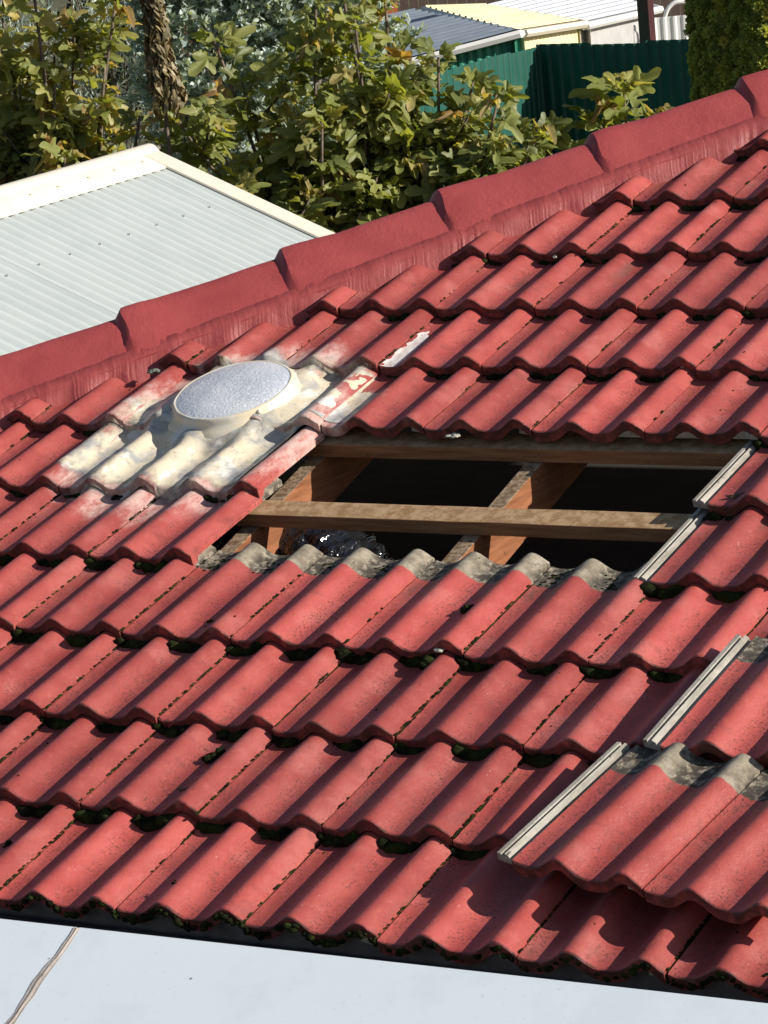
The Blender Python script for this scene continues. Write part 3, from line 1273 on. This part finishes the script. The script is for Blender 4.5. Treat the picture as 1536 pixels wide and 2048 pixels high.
q1 = [p - rd * 6.8 for p in q0]
mb.add(q0 + q1, [(0, 1, 2, 3, 4), (9, 8, 7, 6, 5), (0, 5, 6, 1), (1, 6, 7, 2), (0, 4, 9, 5)])
mb.build('wall', M['cream'], gar)

# ------------------------------------------------------------------ fences
FC = Vector((-13.381, 26.80, -.5))
fg = empty('green_fence', (FC.x, FC.y, GROUND), 'dark green corrugated steel fence turning a corner behind the fig trees', 'fence')
fd = (Vector((-10.301, 26.152, 0)) - Vector((-13.381, 26.801, 0))).normalized()
fn = Vector((fd.y, -fd.x, 0))
for q in range(9):
    mb = MB()
    top = Vector((0, 0, 2.1 + (.02, .0, .025, .01, .045, .03, .02, .0, .02)[q]))
    P = Vector((FC.x, FC.y, GROUND)) + fd * (.762 * q)
    ribbed(mb, P + fn * (.003 * (q % 2)), fd * .775, top, fn, .028, .1514, 'trap', 12)
    mb.build('fence_sheet', M['fence'], fg)
ld = Vector((.10, -.995, 0)).normalized()
ln = Vector((.995, .10, 0))
for q in range(7):
    mb = MB()
    P = Vector((FC.x - .02, FC.y - .02, GROUND)) + ld * (.762 * q)
    ribbed(mb, P + ln * (.003 * (q % 2)), ld * .775, Vector((0, 0, 2.09 + (.0, .02, .01)[q % 3])), ln, .020, .1514, 'trap', 12)
    mb.build('fence_sheet', M['fence'], fg)


def plain(name, ca, cb, rough=.5):
    return mat_simple(name, ca, cb, 2.5, rough, 0)


M['bluegrey'] = plain('shed_bluegrey', (0.22, 0.26, 0.31), (0.27, 0.31, 0.36))
M['cream_roof'] = plain('shed_cream', (0.66, 0.58, 0.34), (0.72, 0.64, 0.42))
M['white_roof'] = plain('shed_white', (0.56, 0.58, 0.62), (0.64, 0.66, 0.69))
M['grey_wall'] = plain('shed_wall_grey', (0.40, 0.39, 0.38), (0.48, 0.47, 0.46))
M['maroon'] = plain('post_maroon', (0.045, 0.012, 0.014), (0.06, 0.018, 0.02), .4)
M['brown_fence'] = plain('fence_brown', (0.09, 0.06, 0.05), (0.13, 0.09, 0.075))
M['orange'] = plain('orange_panel', (0.48, 0.12, 0.055), (0.58, 0.17, 0.08))
M['white_paint'] = plain('white_paint', (0.74, 0.73, 0.70), (0.80, 0.79, 0.76))
M['green_wall'] = plain('shed_green', (0.03, 0.22, 0.14), (0.05, 0.28, 0.18))


def shed(name, label, corners, roofm, wallm, wl, trim, wall_h=None):
    """corners: front-left, front-right, back-right, back-left of the roof; ribs run left-right"""
    FL, FR, BR, BL = [Vector(c) for c in corners]
    c = (FL + FR + BR + BL) / 4
    e = empty(name, (c.x, c.y, GROUND), label, 'shed')
    n = (FR - FL).cross(BL - FL).normalized()
    if n.z < 0:
        n = -n
    # roof split in sheets across the ribs
    L = (BL - FL).length
    ns = max(1, int(L / .8))
    for q in range(ns):
        a, b = q / ns, (q + 1) / ns
        mb = MB()
        P0, P1 = FL.lerp(BL, a), FL.lerp(BL, b)
        Q0, Q1 = FR.lerp(BR, a), FR.lerp(BR, b)
        k = max(2, int((P1 - P0).length / wl)) * 8
        ra, rb = [], []
        for w_ in range(k + 1):
            f = w_ / k
            g = (w_ % 8) / 8
            z = .03 * (1 - sm(.1, .25, g) + sm(.75, .9, g))
            ra.append(P0.lerp(P1, f) + n * z)
            rb.append(Q0.lerp(Q1, f) + n * z)
        mb.grid([ra, rb])
        mb.grid([[p - n * .01 for p in reversed(ra)], [p - n * .01 for p in reversed(rb)]])
        mb.build('roof_sheet', M[roofm], e)
    for (A, B) in ((FL, FR), (FR, BR), (BL, FL)):
        mb = MB()
        d = (B - A)
        d.z = 0
        dn = Vector((d.y, -d.x, 0)).normalized()
        if dn.dot(c - A) > 0:
            dn = -dn
        A2, B2 = A - dn * .08 - Vector((0, 0, .05)), B - dn * .08 - Vector((0, 0, .05))
        k = int((B2 - A2).length / .1) * 4
        top, bot = [], []
        for q in range(k + 1):
            p = A2.lerp(B2, q / k) + dn * (.012 if q % 4 in (0, 1) else 0)
            top.append(p)
            bot.append(Vector((p.x, p.y, GROUND)))
        mb.grid([bot, top])
        mb.build('wall', M[wallm], e)
        mb = MB()
        mb.tube([A + dn * .02 - Vector((0, 0, .03)), B + dn * .02 - Vector((0, 0, .03))], .05, 6)
        mb.build('gutter', M[trim], e)
    return e


shed('garden_shed', 'low shed with blue grey ribbed roof and green walls behind the fence corner', [(-15.2, 26.2, -.62), (-13.77, 27.13, -.35), (-16.84, 30.07, -.24), (-18.2, 29.15, -.45)], 'bluegrey', 'green_wall', .22, 'white_paint')
shed('cream_shed', 'cream yellow ribbed roof shed between the two other sheds', [(-15.0, 29.33, -.52), (-15.02, 31.11, -.57), (-17.81, 33.62, -.46), (-18.26, 32.76, -.38)], 'cream_roof', 'cream_roof', .30, 'cream')
shed('white_shed', 'white ribbed roof shed beside the dark maroon post', [(-15.04, 31.15, -.60), (-15.57, 34.36, -.67), (-18.43, 37.44, -.49), (-18.04, 34.07, -.50)], 'white_roof', 'grey_wall', .55, 'white_paint')
mb = MB()
mb.box((-13.53, 29.62, GROUND), (-13.38, 29.77, 1.2))
po = mb.build('steel_post', M['maroon'], None, bevel=.008)
tag(po, 'dark maroon square steel post standing behind the green fence', 'post')
# white ladder rails
rl = empty('rail', (-14.9, 33.5, GROUND), 'white bent tube handrails above the cream wall panel by the conifer', 'handrail')
for dx in (0, .30):
    mb = MB()
    b = Vector((-15.06 + dx, 33.47 + dx * .7, 0))
    pts = [b + Vector((0, 0, GROUND)), b + Vector((0, 0, -.90))]
    for q in range(8):
        a = math.pi / 2 * q / 7
        pts.append(b + Vector((.16 * (1 - math.cos(a)), .1 * (1 - math.cos(a)), -.80 + .24 * math.sin(a))))
    pts.append(pts[-1] + Vector((.35, .25, 0)))
    mb.tube(pts, .03, 8)
    mb.build('tube', M['white_paint'], rl, True)
cw = MB()
ribbed(cw, Vector((-14.72, 32.45, GROUND)), Vector((1.6, .95, 0)), Vector((0, 0, 1.93)), Vector((.51, -.86, 0)), .015, .13, 'trap', 10)
tag(cw.build('cream_wall_panel', M['white_paint'], None), 'cream ribbed steel wall panel between the maroon post and the conifer', 'wall')
# far fences
bf = empty('brown_fence', (-23, 43.5, GROUND), 'dark brown paling fence at the very top behind the sheds', 'fence')
fa, fb = Vector((-26.2, 41.9, GROUND)), Vector((-19.5, 45.9, GROUND))
fdir = (fb - fa).normalized()
for q in range(46):
    mb = MB()
    mt = Matrix.Translation(fa + fdir * (q * .165)) @ Euler((0, 0, math.atan2(fdir.y, fdir.x))).to_matrix().to_4x4()
    mb.box((0, -.01, 0), (.15, .012 + .006 * (q % 2), 2.5 + .03 * random.random()), mt)
    mb.build('paling', M['brown_fence'], bf)
of = empty('orange_fence', (-24, 40, GROUND), 'orange red panel fence glimpsed above the silver leaved shrub', 'fence')
fa, fb = Vector((-26.3, 38.6, GROUND)), Vector((-23.2, 40.4, GROUND))
fdir = (fb - fa).normalized()
for q in range(14):
    mb = MB()
    mt = Matrix.Translation(fa + fdir * (q * .255)) @ Euler((0, 0, math.atan2(fdir.y, fdir.x))).to_matrix().to_4x4()
    mb.box((0, -.01, 0), (.235, .014 + .01 * (q % 2), 2.6), mt)
    mb.build('panel', M['orange'], of)

# ------------------------------------------------------------------ vegetation


def leaf_outline(sd):
    r = random.Random(sd)
    lobes = [(-2.15, .40), (-1.12, .70), (0, 1.0), (1.12, .70), (2.15, .40)]
    lobes = [(a + r.uniform(-.12, .12), l * r.uniform(.88, 1.1)) for a, l in lobes]
    pts = []
    n = 54
    for k in range(n):
        th = -2.75 + 5.5 * k / (n - 1)
        rr = (.50 - .05 * abs(th)) * (1 - .6 * sm(2.3, 2.75, abs(th)))
        for a, l in lobes:
            d = abs(th - a)
            rr = max(rr, l * max(0, 1 - (d / .44) ** 2) ** .62)
        rr *= 1 + .04 * r.uniform(-1, 1)
        # base of the blade at (0,0), tip along +y
        pts.append((rr * math.sin(th) * .62, rr * math.cos(th) * .62 + .0))
    return pts


def fig_leaf_data(sd, cup, droop, wave):
    pts = leaf_outline(sd)
    r = random.Random(sd + 99)

    def z(x, y):
        return cup * abs(x) ** 1.3 - droop * max(0, y) ** 2 - droop * .5 * x * x + wave * nz(x * 5, y * 5, sd * 3.1)
    vs = [Vector((0, 0, 0))] + [Vector((x * .5, y * .5, z(x * .5, y * .5))) for x, y in pts] + [Vector((x, y, z(x, y))) for x, y in pts]
    n = len(pts)
    fs = [(0, 1 + k, 2 + k) for k in range(n - 1)] + [(1 + k, 1 + n + k, 2 + n + k, 2 + k) for k in range(n - 1)]
    # petiole
    o = len(vs)
    w_ = .012
    vs += [Vector((-w_, .02, 0)), Vector((w_, .02, 0)), Vector((w_ * .8, -.42, -.10)), Vector((-w_ * .8, -.42, -.10))]
    fs.append((o, o + 1, o + 2, o + 3))
    return vs, fs


LEAFS = [fig_leaf_data(1, .25, .25, .10), fig_leaf_data(2, .55, .35, .12), fig_leaf_data(3, -.1, .7, .14), fig_leaf_data(4, .35, .9, .18), fig_leaf_data(5, .1, .1, .16)]
DRY = [fig_leaf_data(6, 1.6, 1.5, .4), fig_leaf_data(7, 1.2, 2.2, .5)]


def vtint(vs):
    out = []
    for p in vs:
        th = math.atan2(p.x, max(p.y, -9) + 1e-6)
        d = min(abs(th - a) for a in (-2.15, -1.12, 0, 1.12, 2.15))
        out.append(.10 * max(0, 1 - d / .18) * (p.length > .05) + .05 * nz(p.x * 9, p.y * 9) + (.12 if p.y < -.05 and abs(p.x) < .02 else 0))
    return out


VT = [vtint(v_) for v_, f_ in LEAFS + DRY]


def add_tint(me, vals):
    at = me.attributes.new('tint', 'FLOAT', 'POINT')
    at.data.foreach_set('value', vals)


TINTS = [.08, .25, .4, .5, .62, .74, .84, .95]
LM = {}


def leaf_mesh(kind, ti):
    if (kind, ti) not in LM:
        vs, fs = (LEAFS + DRY)[kind]
        me = bpy.data.meshes.new('leaf')
        me.from_pydata([tuple(p) for p in vs], [], fs)
        me.materials.append(M['fig'])
        me.polygons.foreach_set('use_smooth', [True] * len(me.polygons))
        add_tint(me, [TINTS[ti] + o_ for o_ in VT[kind]])
        LM[(kind, ti)] = me
    return LM[(kind, ti)]


def fig_tree(base, label, stems, seed, warm=.0, size=.38, nleaf=17, tipb=1.6, group='fig trees behind the roof'):
    """stems: list of (tip world position, spread of the crown round it)"""
    r = random.Random(seed)
    t = empty('fig_tree', base, label, 'tree', group)
    B = Vector(base)
    bk = MB()
    leaves = []
    for tip, spr, dens_ in stems:
        tip = Vector(tip)
        root = B + Vector((r.uniform(-.15, .15), r.uniform(-.15, .15), -.05))
        mid = root.lerp(tip, .45) + Vector((r.uniform(-.25, .25), r.uniform(-.25, .25), .1))
        main = [root * (1 - f) ** 2 + mid * 2 * f * (1 - f) + tip * f * f for f in [q / 12 for q in range(13)]]
        bk.tube(main, [.022 * (1 - .8 * q / 12) + .004 for q in range(13)], 6)
        # side shoots
        nsh = int(7 * dens_)
        shoots = [main[5:]]
        for q in range(nsh):
            f = r.uniform(.40, .95)
            p = main[int(f * 12)]
            ang = r.uniform(0, 6.28)
            out = Vector((math.cos(ang), math.sin(ang), r.uniform(.3, 1.3))) * spr * r.uniform(.5, 1.1)
            e = p + out
            sh = [p.lerp(e, k / 6) + Vector((0, 0, -.06 * math.sin(math.pi * k / 6))) for k in range(7)]
            bk.tube(sh, [.012 * (1 - .6 * k / 6) + .002 for k in range(7)], 5)
            shoots.append(sh)
        for sh in shoots:
            for q in range(nleaf if sh is not shoots[0] else nleaf + 12):
                f = 1 - r.random() ** tipb * .95
                ii = f * (len(sh) - 1)
                p = sh[int(ii)].lerp(sh[min(int(ii) + 1, len(sh) - 1)], ii % 1)
                ang = r.uniform(0, 6.28)
                s = size * r.uniform(.62, 1.15) * (.8 if f > .97 else 1)
                # blade direction outward, a little down; face upward
                d = Vector((math.cos(ang), math.sin(ang), r.uniform(-.55, .45) + (f > .95) * .5)).normalized()
                up = Vector((.55 + r.gauss(0, .5), -.22 + r.gauss(0, .5), .85)).normalized()
                x = d.cross(up).normalized()
                up = x.cross(d)
                org = p + d * (.42 * s) + Vector((0, 0, .08 * s))
                m = Matrix(((x.x, d.x, up.x), (x.y, d.y, up.y), (x.z, d.z, up.z))).to_4x4()
                m = Matrix.Translation(org) @ m @ Matrix.Scale(s, 4)
                ti = min(7, max(0, int(r.gauss(3.2 + warm, 1.75))))
                kind = r.randrange(5)
                if ti >= 6 and r.random() < .6:
                    kind = 5 + r.randrange(2)
                leaves.append((m, kind, ti, org))
    bk.build('branches', M['bark'], t, True)
    # the leaves that show largest become parts, the rest one mass
    cell, score = {}, {}
    order = sorted(range(len(leaves)), key=lambda q: proj(leaves[q][3])[2])
    for q in order:
        px, py, d = proj(leaves[q][3])
        if not (-40 < px < 1576 and -40 < py < 640):
            continue
        for ax in range(-2, 3):
            for ay in range(-1, 2):
                key = (int(px // 11) + ax, int(py // 11) + ay)
                if key not in cell:
                    cell[key] = q
                    score[q] = score.get(q, 0) + 1
    best = set(sorted(score, key=lambda q: -score[q])[:290])
    mass = MB()
    tv = []
    inv = Matrix.Translation(-B)
    for q, (m, kind, ti, org) in enumerate(leaves):
        if q in best:
            o = bpy.data.objects.new('leaf', leaf_mesh(kind, ti))
            col.objects.link(o)
            o.parent = t
            o.matrix_basis = inv @ m
        else:
            vs, fs = (LEAFS + DRY)[kind]
            mass.add([m @ p for p in vs], fs)
            tv += [TINTS[ti] + o_ for o_ in VT[kind]]
    me = bpy.data.meshes.new('foliage')
    me.from_pydata(mass.v, [], mass.f)
    me.materials.append(M['fig'])
    me.polygons.foreach_set('use_smooth', [True] * len(me.polygons))
    add_tint(me, tv)
    o = bpy.data.objects.new('foliage', me)
    col.objects.link(o)
    o.parent = t
    o.location = -B
    o['kind'] = 'stuff'
    return t


def stem_ring(cx, cy, n, rad, zlo, zhi, spr, seed, dens_=1.0):
    r = random.Random(seed)
    out = []
    for q in range(n):
        a = q * 2.399 + r.uniform(-.3, .3)
        d = rad * math.sqrt((q + .5) / n)
        out.append(((cx + d * math.cos(a), cy + d * math.sin(a), r.uniform(zlo, zhi)), spr, dens_))
    return out


RIGHT, UPV = Vector((.856, .509, -.092)), Vector((-.029, .226, .974))
FWD = Vector((-.516, .831, -.208))


def crown_pts(org, items, spr, seed, jit=.35):
    """stem tips given as metres right / up of org in the plane that faces the house, with depth jitter"""
    r = random.Random(seed)
    return [(tuple(Vector(org) + RIGHT * a + UPV * b + FWD * r.uniform(-jit, jit)), spr * r.uniform(.8, 1.2), dn) for a, b, dn in items]


FO = (-6.97, 12.28, .39)
FT = [(-.80, .42, .7), (-.62, .15, .8), (-.15, .60, .6), (.10, .45, 1), (.28, .75, 1), (.45, .30, 1), (.62, .26, .9), (.84, .12, .9), (.98, -.05, .8), (1.10, -.22, .9), (1.22, -.42, .9), (1.05, -.60, .9),
      (-.40, -.12, 1), (-.10, -.18, 1.1), (.18, -.02, 1.1), (.40, -.08, 1.1), (.66, -.20, 1), (-.72, -.35, 1), (-.95, -.12, .7), (-.30, -.58, 1),
      (.08, -.48, 1.1), (.40, -.45, 1.1), (.70, -.50, 1), (.96, -.40, .9), (-.62, -.62, .9), (.55, -.75, 1), (.05, -.85, 1), (-.05, .95, .6)]
fig_tree((-7.0, 12.5, GROUND), 'large green fig tree in the middle, above the hip caps', crown_pts(FO, FT, .34, 5), 21, -.3, .225, 32)
LO = (-8.52, 11.4, .71)
LT = [(-.55, .55, .8), (-.30, .35, 1), (-.10, .70, .7), (.15, .30, .9), (.35, .05, .8), (.42, .42, .5), (-.45, .05, 1), (-.20, -.05, 1), (.05, -.10, 1.1), (.30, -.30, 1),
      (-.50, -.40, 1), (-.25, -.42, 1.1), (.05, -.45, 1.1), (.40, -.52, .9), (.58, -.30, .7), (-.75, .2, .8), (-.8, -.3, .8), (.62, -.62, .8)]
fig_tree((-8.9, 11.6, GROUND), 'yellowing fig tree at the left behind the garage ridge', crown_pts(LO, LT, .32, 6), 22, .9, .205, 29)
fig_tree((-5.75, 13.1, GROUND), 'small pale fig shoots in front of the dark green fence', [((-5.44, 13.18, .27), .14, .6), ((-5.58, 13.1, .08), .16, .6), ((-5.30, 13.2, .06), .16, .6), ((-5.92, 13.0, -.02), .22, .8), ((-5.30, 13.1, -.25), .22, .7)], 23, .5, .31, 13, 3.0)


def small_leaves(name, me_name, mat, pts, size, seed, aspect=2.2, parent=None, upb=.6, curl=0.0):
    r = random.Random(seed)
    v, f, tv = [], [], []
    for p in pts:
        d = Vector((r.gauss(0, 1), r.gauss(0, 1), r.gauss(upb, 1))).normalized()
        a = d.cross(Vector((r.gauss(0, 1), r.gauss(0, 1), r.gauss(0, 1)))).normalized()
        b = d.cross(a)
        s = size * r.uniform(.6, 1.3)
        w_ = s / aspect
        o = len(v)
        v += [tuple(p), tuple(p + d * s * .5 + a * w_ * .5 + b * curl * s), tuple(p + d * s + b * curl * s * r.uniform(-1, 2)), tuple(p + d * s * .5 - a * w_ * .5 + b * curl * s)]
        f += [(o, o + 1, o + 2), (o, o + 2, o + 3)]
        tv += [r.random()] * 4
    me = bpy.data.meshes.new(me_name)
    me.from_pydata(v, [], f)
    me.materials.append(mat)
    add_tint(me, tv)
    ob = bpy.data.objects.new(me_name, me)
    col.objects.link(ob)
    if parent:
        ob.parent = parent
        ob.location = -parent.location
    return ob


def twig_crown(t, base, blobs, ntw, per, size, mat, seed, aspect, stem=.05, twl=.35, upb=.5, curl=.0):
    """crown built of twigs that start inside ellipsoids and carry leaves"""
    r = random.Random(seed)
    B = Vector(base)
    bk = MB()
    pts = []
    for (c, rad) in blobs:
        c = Vector(c)
        bk.tube([B, B.lerp(c, .5) + Vector((r.uniform(-.2, .2), 0, 0)), c], [stem, stem * .7, stem * .3], 6)
        for q in range(ntw):
            d = Vector((r.gauss(0, 1), r.gauss(0, 1), r.gauss(0, 1))).normalized()
            p = c + Vector((d.x * rad[0], d.y * rad[1], d.z * rad[2])) * r.uniform(.55, 1.0)
            e = p + (d + Vector((0, 0, upb))).normalized() * twl * r.uniform(.5, 1.2)
            bk.tube([p, p.lerp(e, .5), e], [.006, .004, .002], 4, False)
            for k in range(per):
                pts.append(p.lerp(e, r.random()) + Vector((r.gauss(0, .012), r.gauss(0, .012), r.gauss(0, .012))))
    bk.build('branches', M['bark'], t, True)
    o = small_leaves('crown', 'crown', mat, pts, size, seed + 1, aspect, t, upb, curl)
    return o


sh = empty('silver_shrub', (-10.2, 16.4, GROUND), 'blue grey silver leaved shrub behind the fig trees', 'shrub')
twig_crown(sh, (-10.2, 16.4, GROUND), [((-10.5, 16.1, .55), (.55, .5, .75)), ((-9.75, 16.6, .45), (.6, .5, .8)), ((-10.1, 16.4, .95), (.6, .5, .5)), ((-10.2, 16.2, -.4), (.8, .6, .6))], 330, 48, .064, M['silver'], 41, 2.2, twl=.26)
pt = empty('dark_tree', (-16.2, 22.6, GROUND), 'dark blue green tree at the top left behind the figs', 'tree')
twig_crown(pt, (-16.2, 22.6, GROUND), [((-16.8, 22.2, .2), (1.3, 1.0, 1.6)), ((-15.2, 23.3, .3), (1.2, 1.0, 1.5)), ((-18.3, 21.4, .3), (1.4, 1.0, 1.6))], 260, 26, .15, M['pine'], 43, 3.5, stem=.09, twl=.6)
pg = empty('grey_twig_shrub', (-12.2, 17.0, GROUND), 'fine grey green feathery shrub between the dark tree and the left fig', 'shrub')
twig_crown(pg, (-12.2, 17.0, GROUND), [((-12.0, 16.9, .15), (.7, .5, .7)), ((-12.8, 16.5, .1), (.6, .5, .6))], 160, 22, .10, M['silver'], 47, 8, twl=.4, upb=1.2)

# dead vine on a stake
vn = empty('dead_vine', (-7.67, 11.37, GROUND), 'brown dried vine hanging on an upright stem between the figs', 'vine')
mb = MB()
mb.tube([(-7.64, 11.32, GROUND), (-7.66, 11.37, 0), (-7.67, 11.39, 1.6)], [.014, .013, .011], 6)
mb.build('stem', M['bark'], vn, True)
r = random.Random(5)
v, f, tv = [], [], []
for q in range(1000):
    z = r.uniform(.50, 1.75)
    a = r.uniform(0, 6.28)
    wd = .05 + .065 * sm(1.2, .55, z) if z < 1.2 else .05
    wd = (.038 + .050 * (1 - sm(.5, 1.2, z))) * r.uniform(.3, 1)
    p = Vector((-7.66 + wd * math.cos(a) + (.04 * (1 - sm(.4, .9, z))), 11.37 + wd * math.sin(a), z))
    L = r.uniform(.06, .13)
    wv = r.uniform(.006, .017)
    t_ = Vector((-math.sin(a), math.cos(a), 0))
    n_ = Vector((math.cos(a), math.sin(a), 0))
    o = len(v)
    tw = r.uniform(-2.5, 2.5)
    for k in range(5):
        g = k / 4
        c = p - Vector((0, 0, L * g)) + n_ * (.035 * math.sin(g * 2.6)) + t_ * (.02 * math.sin(g * 3 + tw))
        s_ = t_ * math.cos(tw * g) + n_ * math.sin(tw * g)
        ww = wv * math.sin(math.pi * (.12 + .80 * g))
        v += [tuple(c - s_ * ww), tuple(c + s_ * ww)]
        if k:
            f.append((o + 2 * k - 2, o + 2 * k - 1, o + 2 * k + 1, o + 2 * k))
    tv += [r.random()] * 10
me = bpy.data.meshes.new('dead_leaves')
me.from_pydata(v, [], f)
me.materials.append(M['dead'])
add_tint(me, tv)
ob = bpy.data.objects.new('dead_leaves', me)
col.objects.link(ob)
ob.parent = vn
ob.location = -vn.location

# conifer at the top right
cf = empty('conifer', (-7.55, 20.2, GROUND), 'clipped golden green conifer at the top right corner', 'tree')
r = random.Random(9)
mb = MB()
mb.tube([(-7.55, 20.2, GROUND), (-7.55, 20.2, 2.5)], [.10, .02], 8)
mb.build('trunk', M['bark'], cf, True)
CB = [((-7.90, 20.0, -.1), (.30, .30, 1.5)), ((-7.45, 19.95, .0), (.36, .34, 1.6)), ((-7.05, 20.2, .1), (.42, .38, 1.7)), ((-7.7, 20.35, .5), (.34, .34, 1.6)), ((-7.55, 20.1, -1.4), (.75, .6, 1.1))]
core = MB()
v, f, tv = [], [], []
for c, rad in CB:
    c = Vector(c)
    blob(core, c, tuple(q * .90 for q in rad), amp=.12, src=ICO3)
    for q in range(1900):
        d = Vector((r.gauss(0, 1), r.gauss(0, 1), r.gauss(0, 1))).normalized()
        if d.dot(CAMP - c) < -.5 * (CAMP - c).length:
            continue
        p = c + Vector((d.x * rad[0], d.y * rad[1], d.z * rad[2])) * r.uniform(.88, 1.04)
        nn = Vector((d.x / rad[0], d.y / rad[1], d.z / rad[2])).normalized()
        nn = (nn + Vector((0, 0, .5))).normalized()
        tint = min(1, max(0, r.gauss(.45 + .25 * (d.x > .2), .2)))  # sunlit side painted in: lighter, more golden tint towards the sun
        a0 = nn.cross(Vector((r.gauss(0, 1), r.gauss(0, 1), r.gauss(0, 1)))).normalized()
        b0 = nn.cross(a0)
        for k in range(16):
            an = k * 2.4
            rr = .016 + .010 * (k / 16) * 3
            q0 = p + (a0 * math.cos(an) + b0 * math.sin(an)) * rr * .5
            dr = (nn * (1.1 - k / 16) + (a0 * math.cos(an) + b0 * math.sin(an)) * (.4 + k / 13)).normalized()
            sd = dr.cross(nn + Vector((.01, .02, 0))).normalized()
            L = r.uniform(.032, .058)
            o = len(v)
            v += [tuple(q0 - sd * .010), tuple(q0 + sd * .010), tuple(q0 + dr * L * .7 + sd * .013 + nn * .01), tuple(q0 + dr * L), tuple(q0 + dr * L * .7 - sd * .013 + nn * .01)]
            f += [(o, o + 1, o + 2, o + 3, o + 4)]
            tv += [min(1, max(0, tint + r.uniform(-.15, .15)))] * 5
me = bpy.data.meshes.new('crown')
n0 = len(v)
v += core.v
f += [tuple(i + n0 for i in q) for q in core.f]
tv += [0.25] * len(core.v)
me.from_pydata(v, [], f)
me.materials.append(M['thuja'])
add_tint(me, tv)
ob = bpy.data.objects.new('crown', me)
col.objects.link(ob)
ob.parent = cf
ob.location = -cf.location
